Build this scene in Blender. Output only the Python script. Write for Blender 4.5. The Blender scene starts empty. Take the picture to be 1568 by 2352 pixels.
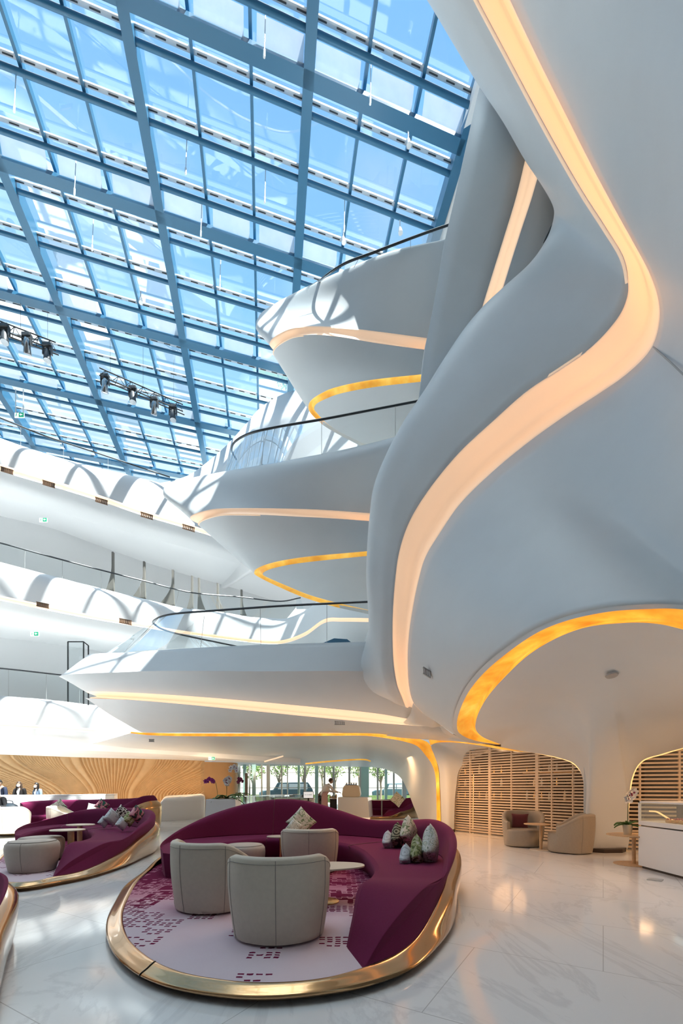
import bpy, bmesh, math, random
from mathutils import Vector, Matrix
random.seed(7)
F, CX, HZ, H = 1000.0, 784.0, 1810.0, 1.3      # focal length in pixels, optical centre, horizon row, eye height
SC = bpy.context.scene
COL = SC.collection
PI = math.pi
R = math.radians

def P(x, y, d):
    """World point seen at photo pixel x, y at distance d in front of the lens plane."""
    return Vector(((x - CX) / F * d, d, H + (HZ - y) / F * d))
def Pz(x, y, z):
    return P(x, y, (z - H) * F / (HZ - y))
def G(x, y, z=0.0):
    return P(x, y, F * (H - z) / (y - HZ))

# ---------------------------------------------------------------- objects
def tag(o, label=None, cat=None, group=None, kind=None):
    if label: o['label'] = label
    if cat: o['category'] = cat
    if group: o['group'] = group
    if kind: o['kind'] = kind
    return o
def empty(name, loc=(0, 0, 0), rz=0.0, label=None, cat=None, group=None, kind=None):
    o = bpy.data.objects.new(name, None)
    COL.objects.link(o)
    o.location = loc
    o.rotation_euler = (0, 0, rz)
    o.empty_display_size = 0.1
    return tag(o, label, cat, group, kind)
def mesh(name, verts, faces, mat, parent=None, smooth=True, loc=None, label=None, cat=None, group=None, kind=None, mids=None):
    me = bpy.data.meshes.new(name)
    me.from_pydata([tuple(v) for v in verts], [], faces)
    me.validate()
    mats = mat if isinstance(mat, (list, tuple)) else [mat]
    for m in mats: me.materials.append(m)
    if mids:
        for p, k in zip(me.polygons, mids): p.material_index = k
    if smooth:
        me.polygons.foreach_set('use_smooth', [True] * len(me.polygons))
    o = bpy.data.objects.new(name, me)
    COL.objects.link(o)
    if parent: o.parent = parent
    if loc is not None: o.location = loc
    return tag(o, label, cat, group, kind)
def sharp(o, deg=40):
    bm = bmesh.new(); bm.from_mesh(o.data)
    bmesh.ops.recalc_face_normals(bm, faces=bm.faces[:])
    for e in bm.edges:
        if len(e.link_faces) == 2 and e.calc_face_angle(0) > R(deg): e.smooth = False
    bm.to_mesh(o.data); bm.free()
    return o
class MB:
    """Collects shapes into one mesh."""
    def __init__(s): s.v, s.f, s.m = [], [], []
    def add(s, vs, fs, mi=0):
        b = len(s.v); s.v += [Vector(v) for v in vs]
        s.f += [tuple(b + i for i in f) for f in fs]; s.m += [mi] * len(fs)
        return s
    def box(s, c, d, rz=0.0, mi=0, M=None):
        c = Vector(c); hx, hy, hz = d[0] / 2, d[1] / 2, d[2] / 2
        rot = Matrix.Rotation(rz, 3, 'Z')
        vs = [c + rot @ Vector((x * hx, y * hy, z * hz)) for z in (-1, 1) for y in (-1, 1) for x in (-1, 1)]
        if M: vs = [M @ v for v in vs]
        return s.add(vs, [(0, 2, 3, 1), (4, 5, 7, 6), (0, 1, 5, 4), (2, 6, 7, 3), (0, 4, 6, 2), (1, 3, 7, 5)], mi)
    def bar(s, a, b, w, h, up=(0, 0, 1), mi=0):
        a, b = Vector(a), Vector(b); t = (b - a).normalized(); u = Vector(up)
        side = t.cross(u)
        if side.length < 1e-5: side = Vector((1, 0, 0))
        side.normalize(); u = side.cross(t).normalized()
        vs = []
        for p in (a, b):
            for (i, j) in ((-1, -1), (1, -1), (1, 1), (-1, 1)):
                vs.append(p + side * (i * w / 2) + u * (j * h / 2))
        return s.add(vs, [(0, 1, 2, 3), (7, 6, 5, 4), (0, 4, 5, 1), (1, 5, 6, 2), (2, 6, 7, 3), (3, 7, 4, 0)], mi)
    def tube(s, pts, r, n=8, mi=0, cap=True):
        pts = [Vector(p) for p in pts]; k = len(pts)
        rs = r if isinstance(r, (list, tuple)) else [r] * k
        prev = None; rings = []
        for i in range(k):
            t = (pts[min(i + 1, k - 1)] - pts[max(i - 1, 0)]).normalized()
            if prev is None:
                u = t.cross(Vector((0, 0, 1)))
                if u.length < 1e-3: u = t.cross(Vector((1, 0, 0)))
            else:
                u = prev - t * prev.dot(t)
            u.normalize(); prev = u; w = t.cross(u)
            rings.append([pts[i] + (u * math.cos(2 * PI * q / n) + w * math.sin(2 * PI * q / n)) * rs[i] for q in range(n)])
        vs = [v for ring in rings for v in ring]; fs = []
        for i in range(k - 1):
            for q in range(n):
                fs.append((i * n + q, i * n + (q + 1) % n, (i + 1) * n + (q + 1) % n, (i + 1) * n + q))
        if cap:
            fs.append(tuple(range(n))[::-1]); fs.append(tuple((k - 1) * n + q for q in range(n)))
        return s.add(vs, fs, mi)
    def lathe(s, prof, n=32, c=(0, 0, 0), sx=1.0, sy=1.0, mi=0, cap=True):
        c = Vector(c); vs = []; fs = []
        for r, z in prof:
            for q in range(n):
                a = 2 * PI * q / n
                vs.append(c + Vector((r * sx * math.cos(a), r * sy * math.sin(a), z)))
        k = len(prof)
        for i in range(k - 1):
            for q in range(n):
                fs.append((i * n + q, i * n + (q + 1) % n, (i + 1) * n + (q + 1) % n, (i + 1) * n + q))
        if cap:
            fs.append(tuple(range(n))[::-1]); fs.append(tuple((k - 1) * n + q for q in range(n)))
        return s.add(vs, fs, mi)
    def sphere(s, c, r, n=12, m=8, mi=0):
        c = Vector(c); rr = r if isinstance(r, (list, tuple)) else (r, r, r)
        vs = []; fs = []
        for i in range(m + 1):
            th = PI * i / m
            for q in range(n):
                a = 2 * PI * q / n
                vs.append(c + Vector((rr[0] * math.sin(th) * math.cos(a), rr[1] * math.sin(th) * math.sin(a), rr[2] * math.cos(th))))
        for i in range(m):
            for q in range(n):
                fs.append((i * n + q, (i + 1) * n + q, (i + 1) * n + (q + 1) % n, i * n + (q + 1) % n))
        return s.add(vs, fs, mi)
    def prism(s, poly, z0, z1, mi=0):
        n = len(poly)
        vs = [Vector((p[0], p[1], z0)) for p in poly] + [Vector((p[0], p[1], z1)) for p in poly]
        fs = [tuple(range(n))[::-1], tuple(range(n, 2 * n))] + [(i, (i + 1) % n, n + (i + 1) % n, n + i) for i in range(n)]
        return s.add(vs, fs, mi)
    def build(s, name, mat, parent=None, smooth=False, deg=40, bevel=0, **kw):
        o = mesh(name, s.v, s.f, mat, parent, smooth, mids=s.m, **kw)
        sharp(o, deg)
        if bevel:
            md = o.modifiers.new('bevel', 'BEVEL'); md.width = bevel; md.segments = 2; md.limit_method = 'ANGLE'; md.angle_limit = R(40)
        return o

# ---------------------------------------------------------------- curves and lofts
def cr1(p0, p1, p2, p3, t):
    t2, t3 = t * t, t * t * t
    return 0.5 * ((2 * p1) + (p2 - p0) * t + (2 * p0 - 5 * p1 + 4 * p2 - p3) * t2 + (3 * p1 - p0 - 3 * p2 + p3) * t3)
def spl(pts, n, closed=False):
    """n points along a Catmull-Rom curve, uniform in control index."""
    k = len(pts); out = []
    for q in range(n):
        if closed:
            u = q / n * k; i = int(u) % k; t = u - int(u)
            out.append(cr1(pts[(i - 1) % k], pts[i], pts[(i + 1) % k], pts[(i + 2) % k], t))
        else:
            u = q / (n - 1) * (k - 1); i = min(int(u), k - 2); t = u - i
            a = pts[i - 1] if i > 0 else pts[0] * 2 - pts[1]
            d = pts[i + 2] if i + 2 < k else pts[-1] * 2 - pts[-2]
            out.append(cr1(a, pts[i], pts[i + 1], d, t))
    return out
def arc(pts, n):
    """n points along a Catmull-Rom curve, uniform in arc length."""
    d = spl(pts, max(200, n * 6)); L = [0.0]
    for a, b in zip(d, d[1:]): L.append(L[-1] + (b - a).length)
    out = []; j = 0
    for q in range(n):
        s = L[-1] * q / (n - 1)
        while j < len(L) - 2 and L[j + 1] < s: j += 1
        t = 0 if L[j + 1] == L[j] else (s - L[j]) / (L[j + 1] - L[j])
        out.append(d[j].lerp(d[j + 1], min(1, max(0, t))))
    return out
EYE = Vector((0, 0, H))
def loft(name, rails, mat, nu=60, nv=6, parent=None, thick=0.0, cross='spline', byarc=False, closed=False, **kw):
    """Skin over rails (lists of points); cross = 'spline' rounds across them, 'line' keeps each strip flat."""
    rs = [(arc(r, nu) if byarc else spl(r, nu, closed)) for r in rails]
    grid = []
    for i in range(nu):
        c = [r[i] for r in rs]
        if cross == 'spline' and len(c) > 2: c = spl(c, (len(c) - 1) * nv + 1)
        elif cross == 'line' or len(c) == 2:
            o = []
            for a, b in zip(c, c[1:]): o += [a.lerp(b, q / nv) for q in range(nv)]
            c = o + [c[-1]]
        grid.append(c)
    m = len(grid[0]); vs = [v for c in grid for v in c]; fs = []
    for i in range(nu if closed else nu - 1):
        i2 = (i + 1) % nu
        for j in range(m - 1):
            fs.append((i * m + j, i * m + j + 1, i2 * m + j + 1, i2 * m + j))
    # turn the skin towards the hall
    s = 0.0
    for f in fs[::max(1, len(fs) // 200)]:
        a, b, c = vs[f[0]], vs[f[1]], vs[f[2]]
        d = vs[f[3]]
        nrm = (c - a).cross(d - b)
        if nrm.length > 1e-9: s += nrm.normalized().dot((EYE - a).normalized())
    if s < 0: fs = [f[::-1] for f in fs]
    o = mesh(name, vs, fs, mat, parent, True, **kw)
    if thick:
        md = o.modifiers.new('thickness', 'SOLIDIFY'); md.thickness = thick; md.offset = -1
    return o
def px(pts): return [P(*p) for p in pts]
def off(pts, dx=0, dy=0, dd=0): return [(p[0] + dx, p[1] + dy, p[2] + dd) for p in pts]

# ---------------------------------------------------------------- materials
def new_mat(name):
    m = bpy.data.materials.new(name); m.use_nodes = True
    nt = m.node_tree; nt.nodes.clear()
    out = nt.nodes.new('ShaderNodeOutputMaterial')
    return m, nt, out
def N(nt, t, **kw):
    n = nt.nodes.new(t)
    for k, v in kw.items(): setattr(n, k, v)
    return n
def L(nt, a, b): nt.links.new(a, b)
def coords(nt, scale=(1, 1, 1), kind='Object', rot=(0, 0, 0)):
    tc = N(nt, 'ShaderNodeTexCoord'); mp = N(nt, 'ShaderNodeMapping')
    mp.inputs['Scale'].default_value = scale; mp.inputs['Rotation'].default_value = rot
    L(nt, tc.outputs[kind], mp.inputs['Vector']); return mp.outputs['Vector']
def ramp(nt, fac, stops):
    r = N(nt, 'ShaderNodeValToRGB'); e = r.color_ramp.elements
    while len(e) > len(stops): e.remove(e[-1])
    while len(e) < len(stops): e.new(0.5)
    for k, (p, c) in enumerate(stops):
        e[k].position = p; e[k].color = (*c, 1) if len(c) == 3 else c
    L(nt, fac, r.inputs['Fac']); return r.outputs['Color']
def simple(name, col, rough=0.5, metal=0.0, spec=0.5, noise=0.0, nscale=8.0, bump=0.0, bscale=200.0, emit=None, estr=0.0, coat=0.0, sheen=0.0):
    m, nt, out = new_mat(name)
    b = N(nt, 'ShaderNodeBsdfPrincipled')
    b.inputs['Base Color'].default_value = (*col, 1); b.inputs['Roughness'].default_value = rough
    b.inputs['Metallic'].default_value = metal; b.inputs['Specular IOR Level'].default_value = spec
    b.inputs['Coat Weight'].default_value = coat; b.inputs['Coat Roughness'].default_value = 0.05
    b.inputs['Sheen Weight'].default_value = sheen
    if noise:
        v = coords(nt); t = N(nt, 'ShaderNodeTexNoise'); t.inputs['Scale'].default_value = nscale; t.inputs['Detail'].default_value = 5
        L(nt, v, t.inputs['Vector'])
        c = ramp(nt, t.outputs['Fac'], [(0.3, tuple(max(0, x * (1 - noise)) for x in col)), (0.7, tuple(min(1, x * (1 + noise)) for x in col))])
        L(nt, c, b.inputs['Base Color'])
    if bump:
        v = coords(nt); t = N(nt, 'ShaderNodeTexNoise'); t.inputs['Scale'].default_value = bscale
        L(nt, v, t.inputs['Vector'])
        bp = N(nt, 'ShaderNodeBump'); bp.inputs['Strength'].default_value = bump; bp.inputs['Distance'].default_value = 0.01
        L(nt, t.outputs['Fac'], bp.inputs['Height']); L(nt, bp.outputs['Normal'], b.inputs['Normal'])
    if emit:
        b.inputs['Emission Color'].default_value = (*emit, 1); b.inputs['Emission Strength'].default_value = estr
    L(nt, b.outputs['BSDF'], out.inputs['Surface'])
    return m

M = {}
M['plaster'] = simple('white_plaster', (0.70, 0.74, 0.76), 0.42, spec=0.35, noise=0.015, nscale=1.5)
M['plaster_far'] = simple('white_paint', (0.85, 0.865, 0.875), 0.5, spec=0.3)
M['cove'] = simple('peach_light_cove', (0.85, 0.66, 0.5), 0.5, emit=(1.0, 0.64, 0.40), estr=0.40)
M['ivory_cove'] = simple('warm_light_cove', (0.85, 0.72, 0.58), 0.5, emit=(1.0, 0.70, 0.47), estr=0.50)
M['pale_cove'] = simple('pale_peach_light_cove', (0.88, 0.78, 0.68), 0.5, emit=(1.0, 0.74, 0.54), estr=0.62)
M['grey_wall'] = simple('unseen_dark_wall', (0.16, 0.165, 0.17), 0.6, noise=0.05)  # dark grey chosen so the unseen walls throw back little light
def gold_leaf():
    m, nt, out = new_mat('lit_gold_leaf')
    b = N(nt, 'ShaderNodeBsdfPrincipled')
    v = coords(nt, (1, 1, 1)); t = N(nt, 'ShaderNodeTexNoise'); t.inputs['Scale'].default_value = 2.2; t.inputs['Detail'].default_value = 6
    L(nt, v, t.inputs['Vector'])
    c = ramp(nt, t.outputs['Fac'], [(0.32, (0.66, 0.30, 0.03)), (0.55, (0.92, 0.50, 0.07)), (0.75, (1.0, 0.66, 0.16))])
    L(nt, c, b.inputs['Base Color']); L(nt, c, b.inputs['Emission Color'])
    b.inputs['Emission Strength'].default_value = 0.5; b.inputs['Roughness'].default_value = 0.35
    L(nt, b.outputs['BSDF'], out.inputs['Surface']); return m
M['gold_leaf'] = gold_leaf()
M['led'] = simple('warm_led_strip', (1, 0.8, 0.5), 0.5, emit=(1.0, 0.55, 0.18), estr=1.1)
def marble():
    m, nt, out = new_mat('polished_white_marble')
    b = N(nt, 'ShaderNodeBsdfPrincipled')
    v = coords(nt, (0.55, 0.16, 1), rot=(0, 0, R(24)))
    n1 = N(nt, 'ShaderNodeTexNoise'); n1.inputs['Scale'].default_value = 1.6; n1.inputs['Detail'].default_value = 9; n1.inputs['Roughness'].default_value = 0.62; n1.inputs['Distortion'].default_value = 1.3
    L(nt, v, n1.inputs['Vector'])
    vein = ramp(nt, n1.outputs['Fac'], [(0.40, (0.80, 0.81, 0.81)), (0.485, (0.80, 0.81, 0.81)), (0.505, (0.70, 0.71, 0.715)), (0.53, (0.79, 0.80, 0.80)), (0.72, (0.77, 0.78, 0.78))])
    # slab joints
    v2 = coords(nt, (1, 1, 1), rot=(0, 0, R(31)))
    br = N(nt, 'ShaderNodeTexBrick'); br.inputs['Scale'].default_value = 1.0; br.inputs['Mortar Size'].default_value = 0.0035
    br.inputs['Brick Width'].default_value = 1.8; br.inputs['Row Height'].default_value = 1.2; br.inputs['Mortar Smooth'].default_value = 0.2
    L(nt, v2, br.inputs['Vector'])
    mx = N(nt, 'ShaderNodeMix', data_type='RGBA'); mx.inputs['B'].default_value = (0.5, 0.5, 0.5, 1)
    L(nt, br.outputs['Fac'], mx.inputs['Factor']); L(nt, vein, mx.inputs['A'])
    L(nt, mx.outputs['Result'], b.inputs['Base Color'])
    b.inputs['Roughness'].default_value = 0.09; b.inputs['Specular IOR Level'].default_value = 0.75
    L(nt, b.outputs['BSDF'], out.inputs['Surface']); return m
M['marble'] = marble()
def glass(name, tint, refl=0.07, rough=0.0):
    m, nt, out = new_mat(name)
    tr = N(nt, 'ShaderNodeBsdfTransparent'); tr.inputs['Color'].default_value = (*tint, 1)
    gl = N(nt, 'ShaderNodeBsdfGlossy'); gl.inputs['Roughness'].default_value = rough; gl.inputs['Color'].default_value = (0.9, 0.95, 1, 1)
    lw = N(nt, 'ShaderNodeLayerWeight'); lw.inputs['Blend'].default_value = 0.35
    mt = N(nt, 'ShaderNodeMath', operation='MULTIPLY_ADD'); mt.inputs[1].default_value = 0.35; mt.inputs[2].default_value = refl
    L(nt, lw.outputs['Fresnel'], mt.inputs[0])
    mx = N(nt, 'ShaderNodeMixShader'); L(nt, mt.outputs[0], mx.inputs[0]); L(nt, tr.outputs[0], mx.inputs[1]); L(nt, gl.outputs[0], mx.inputs[2])
    L(nt, mx.outputs[0], out.inputs['Surface']); return m
M['roof_glass'] = glass('roof_glass', (0.86, 0.94, 0.98), 0.05)
M['rail_glass'] = glass('balustrade_glass', (0.93, 0.97, 0.98), 0.03)
M['window_glass'] = glass('window_glass', (0.88, 0.97, 0.95), 0.05)
def frosted():
    m, nt, out = new_mat('frosted_roof_glass')
    tr = N(nt, 'ShaderNodeBsdfTransparent'); tr.inputs['Color'].default_value = (0.85, 0.9, 0.95, 1)
    tl = N(nt, 'ShaderNodeBsdfTranslucent'); tl.inputs['Color'].default_value = (0.78, 0.80, 0.82, 1)
    df = N(nt, 'ShaderNodeBsdfDiffuse'); df.inputs['Color'].default_value = (0.85, 0.87, 0.9, 1)
    v = coords(nt); t = N(nt, 'ShaderNodeTexNoise'); t.inputs['Scale'].default_value = 1.2; t.inputs['Detail'].default_value = 6; L(nt, v, t.inputs['Vector'])
    f = ramp(nt, t.outputs['Fac'], [(0.3, (0.15, 0.15, 0.15)), (0.7, (0.35, 0.35, 0.35))])
    m1 = N(nt, 'ShaderNodeMixShader'); m1.inputs[0].default_value = 0.3; L(nt, tl.outputs[0], m1.inputs[1]); L(nt, df.outputs[0], m1.inputs[2])
    m2 = N(nt, 'ShaderNodeMixShader'); L(nt, f, m2.inputs[0]); L(nt, m1.outputs[0], m2.inputs[1]); L(nt, tr.outputs[0], m2.inputs[2])
    L(nt, m2.outputs[0], out.inputs['Surface']); return m
M['frosted'] = frosted()
M['fin'] = simple('taupe_fin', (0.20, 0.19, 0.17), 0.6)
M['steel_blue'] = simple('blue_grey_painted_steel', (0.035, 0.16, 0.29), 0.35, spec=0.5)
M['track'] = simple('pale_aluminium', (0.75, 0.78, 0.8), 0.35, metal=0.2)
M['black'] = simple('black_metal', (0.02, 0.02, 0.022), 0.35)
M['dark_grey'] = simple('dark_grey_metal', (0.10, 0.105, 0.11), 0.35, metal=0.6)
M['rail_metal'] = simple('dark_handrail_steel', (0.06, 0.065, 0.07), 0.3, metal=0.7)
M['chrome'] = simple('chrome', (0.75, 0.76, 0.77), 0.15, metal=1.0)
def bronze():
    m, nt, out = new_mat('glossy_bronze_lacquer')
    b = N(nt, 'ShaderNodeBsdfPrincipled'); b.inputs['Base Color'].default_value = (0.56, 0.33, 0.15, 1)
    b.inputs['Metallic'].default_value = 0.85; b.inputs['Roughness'].default_value = 0.16
    b.inputs['Coat Weight'].default_value = 0.6; b.inputs['Coat Roughness'].default_value = 0.03
    L(nt, b.outputs['BSDF'], out.inputs['Surface']); return m
M['bronze'] = bronze()
def fabric(name, col, dark):
    m, nt, out = new_mat(name)
    b = N(nt, 'ShaderNodeBsdfPrincipled'); b.inputs['Roughness'].default_value = 0.85; b.inputs['Specular IOR Level'].default_value = 0.15
    b.inputs['Sheen Weight'].default_value = 0.2; b.inputs['Sheen Roughness'].default_value = 0.4; b.inputs['Sheen Tint'].default_value = (0.9, 0.35, 0.5, 1)
    v = coords(nt); t = N(nt, 'ShaderNodeTexNoise'); t.inputs['Scale'].default_value = 260; t.inputs['Detail'].default_value = 2; L(nt, v, t.inputs['Vector'])
    c = ramp(nt, t.outputs['Fac'], [(0.35, dark), (0.65, col)]); L(nt, c, b.inputs['Base Color'])
    bp = N(nt, 'ShaderNodeBump'); bp.inputs['Strength'].default_value = 0.25; bp.inputs['Distance'].default_value = 0.003; L(nt, t.outputs['Fac'], bp.inputs['Height']); L(nt, bp.outputs['Normal'], b.inputs['Normal'])
    L(nt, b.outputs['BSDF'], out.inputs['Surface']); return m
M['purple'] = fabric('plum_wool_upholstery', (0.165, 0.016, 0.068), (0.12, 0.010, 0.048))
M['leather'] = simple('beige_leather', (0.64, 0.58, 0.48), 0.5, spec=0.35, noise=0.03, nscale=30, bump=0.12, bscale=500)
M['taupe'] = simple('taupe_leather', (0.52, 0.45, 0.39), 0.5, spec=0.35, noise=0.03, nscale=30, bump=0.12, bscale=500)
M['seam'] = simple('stitched_seam', (0.30, 0.275, 0.235), 0.7)
M['burgundy'] = simple('burgundy_velvet', (0.11, 0.012, 0.02), 0.8, sheen=0.4)
M['lacquer'] = simple('white_lacquer', (0.82, 0.83, 0.835), 0.25, spec=0.5)
M['oak'] = simple('pale_oak', (0.62, 0.42, 0.24), 0.45, noise=0.12, nscale=25)
M['table_top'] = simple('cream_table_top', (0.70, 0.62, 0.50), 0.3)
M['slat'] = simple('pale_wood_slat', (0.74, 0.60, 0.45), 0.45, noise=0.06, nscale=12)
M['feature'] = simple('carved_oak_panel', (0.66, 0.43, 0.22), 0.5, noise=0.07, nscale=3)
M['tan'] = simple('tan_panel', (0.50, 0.29, 0.13), 0.5, noise=0.03, nscale=3)
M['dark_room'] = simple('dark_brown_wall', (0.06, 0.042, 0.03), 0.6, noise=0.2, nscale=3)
M['plinth'] = simple('dark_brown_plinth', (0.05, 0.032, 0.024), 0.4)
M['green'] = simple('green_leaf', (0.05, 0.13, 0.03), 0.45, noise=0.25, nscale=20)
M['stem'] = simple('green_stem', (0.12, 0.14, 0.05), 0.5)
M['white_petal'] = simple('white_orchid_petal', (0.85, 0.84, 0.82), 0.5)
M['pink_petal'] = simple('magenta_orchid_petal', (0.36, 0.04, 0.28), 0.5)
M['dark_petal'] = simple('burgundy_orchid_petal', (0.20, 0.01, 0.06), 0.5)
M['brass'] = simple('brass', (0.72, 0.50, 0.22), 0.25, metal=1.0)
M['cream_pot'] = simple('cream_ceramic', (0.75, 0.66, 0.50), 0.4)
M['grille'] = simple('grey_vent_grille', (0.42, 0.43, 0.43), 0.5)
M['brown_grille'] = simple('brown_vent_grille', (0.16, 0.09, 0.05), 0.5)
M['sign_green'] = simple('exit_sign_green', (0.02, 0.38, 0.20), 0.4, emit=(0.02, 0.45, 0.25), estr=0.35)
M['sign_white'] = simple('exit_sign_white', (0.9, 0.9, 0.9), 0.4, emit=(1, 1, 1), estr=0.5)
M['screen'] = simple('lit_monitor_screen', (0.7, 0.7, 0.7), 0.3, emit=(0.85, 0.87, 0.88), estr=0.55)
M['ink'] = simple('grey_screen_ink', (0.15, 0.15, 0.16), 0.5)
M['skin'] = simple('skin', (0.50, 0.31, 0.22), 0.55)
M['hair'] = simple('black_hair', (0.015, 0.012, 0.01), 0.45)
M['brown_hair'] = simple('brown_hair', (0.06, 0.035, 0.022), 0.45)
M['navy'] = simple('navy_wool', (0.012, 0.02, 0.05), 0.8)
M['dark_jacket'] = simple('dark_brown_jacket', (0.03, 0.025, 0.024), 0.8)
M['denim'] = simple('light_blue_cotton', (0.20, 0.28, 0.40), 0.8)
M['white_cloth'] = simple('white_cotton', (0.80, 0.79, 0.78), 0.8)
M['pink_apron'] = simple('pale_pink_apron', (0.60, 0.40, 0.40), 0.8)
M['black_cloth'] = simple('black_cotton', (0.012, 0.012, 0.014), 0.85)
M['mask'] = simple('white_face_mask', (0.85, 0.86, 0.87), 0.8)
M['lips'] = simple('lips', (0.38, 0.14, 0.11), 0.5)
M['lens'] = simple('lamp_lens', (0.5, 0.55, 0.6), 0.1)
M['car_paint'] = simple('slate_blue_car_paint', (0.05, 0.10, 0.13), 0.25, coat=0.6)
M['tyre'] = simple('black_rubber', (0.012, 0.012, 0.012), 0.7)
M['bark'] = simple('grey_bark', (0.22, 0.18, 0.14), 0.8)
M['foliage'] = simple('street_tree_leaf', (0.16, 0.26, 0.07), 0.6, noise=0.3, nscale=3)
M['hedge'] = simple('clipped_hedge', (0.10, 0.16, 0.05), 0.7, noise=0.3, nscale=8)
M['paving'] = simple('pale_paving', (0.55, 0.53, 0.48), 0.7, noise=0.05)
M['pale_wall'] = simple('pale_render', (0.80, 0.76, 0.68), 0.7)
M['pastry'] = simple('baked_pastry', (0.62, 0.33, 0.08), 0.5, noise=0.3, nscale=40)
M['berry'] = simple('red_berry', (0.45, 0.03, 0.02), 0.3)
M['bag'] = simple('dark_blue_bag', (0.02, 0.035, 0.05), 0.6)
M['bottle'] = simple('dark_bottle_glass', (0.03, 0.04, 0.03), 0.1)
M['frame_metal'] = simple('aluminium_window_frame', (0.42, 0.47, 0.46), 0.35, metal=0.4)
M['green_post'] = simple('pale_green_glazed_post', (0.30, 0.50, 0.46), 0.2)

def rug():
    m, nt, out = new_mat('mauve_rug_with_burgundy_dashes')
    b = N(nt, 'ShaderNodeBsdfPrincipled'); b.inputs['Roughness'].default_value = 0.95; b.inputs['Specular IOR Level'].default_value = 0.1
    tc = N(nt, 'ShaderNodeTexCoord'); sp = N(nt, 'ShaderNodeSeparateXYZ'); L(nt, tc.outputs['Object'], sp.inputs[0])
    def math_(op, a, b_=None, c=None):
        n = N(nt, 'ShaderNodeMath', operation=op)
        for k, v in enumerate((a, b_, c)):
            if v is None: continue
            if isinstance(v, (int, float)): n.inputs[k].default_value = v
            else: L(nt, v, n.inputs[k])
        return n.outputs[0]
    # dashes sit in small cells: 45 x 32 mm
    wob = N(nt, 'ShaderNodeTexNoise'); wob.inputs['Scale'].default_value = 14; L(nt, tc.outputs['Object'], wob.inputs['Vector'])
    wx = math_('MULTIPLY_ADD', wob.outputs['Fac'], 0.03, sp.outputs['X'])
    wy = math_('MULTIPLY_ADD', wob.outputs['Fac'], 0.03, sp.outputs['Y'])
    u = math_('DIVIDE', wx, 0.062); w = math_('DIVIDE', wy, 0.046)
    fu = math_('FLOOR', u); fw = math_('FLOOR', w)
    cx = N(nt, 'ShaderNodeCombineXYZ'); L(nt, fu, cx.inputs[0]); L(nt, fw, cx.inputs[1])
    wn = N(nt, 'ShaderNodeTexWhiteNoise', noise_dimensions='2D'); L(nt, cx.outputs[0], wn.inputs['Vector'])
    gu = math_('ABSOLUTE', math_('SUBTRACT', math_('FRACT', u), 0.5)); gw = math_('ABSOLUTE', math_('SUBTRACT', math_('FRACT', w), 0.5))
    inside = math_('MULTIPLY', math_('LESS_THAN', gu, 0.34), math_('LESS_THAN', gw, 0.27))
    # clusters of dashes
    blk = N(nt, 'ShaderNodeCombineXYZ')
    L(nt, math_('FLOOR', math_('DIVIDE', fu, 4)), blk.inputs[0]); L(nt, math_('FLOOR', math_('DIVIDE', fw, 5)), blk.inputs[1])
    wb = N(nt, 'ShaderNodeTexWhiteNoise', noise_dimensions='2D'); L(nt, blk.outputs[0], wb.inputs['Vector'])
    # dense at the back of the rug, sparse at the front
    dens = N(nt, 'ShaderNodeMapRange'); dens.inputs['From Min'].default_value = -2.5; dens.inputs['From Max'].default_value = 0.5
    dens.inputs['To Min'].default_value = -0.05; dens.inputs['To Max'].default_value = 1.0; L(nt, sp.outputs['Y'], dens.inputs['Value'])
    d = math_('MULTIPLY_ADD', dens.outputs[0], 0.75, 0.24)
    on = math_('MULTIPLY', math_('LESS_THAN', wb.outputs['Value'], d), math_('LESS_THAN', wn.outputs['Value'], math_('MULTIPLY_ADD', dens.outputs[0], 0.3, 0.62)))
    fill = math_('LESS_THAN', math_('ADD', wb.outputs['Value'], wn.outputs['Value']), math_('MULTIPLY_ADD', dens.outputs[0], 1.5, -0.35))
    dash = math_('MAXIMUM', math_('MULTIPLY', on, inside), fill)
    n2 = N(nt, 'ShaderNodeTexNoise'); n2.inputs['Scale'].default_value = 2.5; n2.inputs['Detail'].default_value = 4; L(nt, tc.outputs['Object'], n2.inputs['Vector'])
    base = ramp(nt, math_('ADD', math_('MULTIPLY', dens.outputs[0], 0.75), math_('MULTIPLY', n2.outputs['Fac'], 0.35)),
                [(0.1, (0.70, 0.60, 0.65)), (0.42, (0.66, 0.52, 0.58)), (0.66, (0.54, 0.27, 0.34)), (0.95, (0.34, 0.09, 0.16))])
    mx = N(nt, 'ShaderNodeMix', data_type='RGBA'); L(nt, dash, mx.inputs['Factor']); L(nt, base, mx.inputs['A']); mx.inputs['B'].default_value = (0.16, 0.012, 0.05, 1)
    L(nt, mx.outputs['Result'], b.inputs['Base Color'])
    n3 = N(nt, 'ShaderNodeTexNoise'); n3.inputs['Scale'].default_value = 220; L(nt, tc.outputs['Object'], n3.inputs['Vector'])
    bp = N(nt, 'ShaderNodeBump'); bp.inputs['Strength'].default_value = 0.4; bp.inputs['Distance'].default_value = 0.004; L(nt, n3.outputs['Fac'], bp.inputs['Height']); L(nt, bp.outputs['Normal'], b.inputs['Normal'])
    L(nt, b.outputs['BSDF'], out.inputs['Surface']); return m
M['rug'] = rug()
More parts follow.
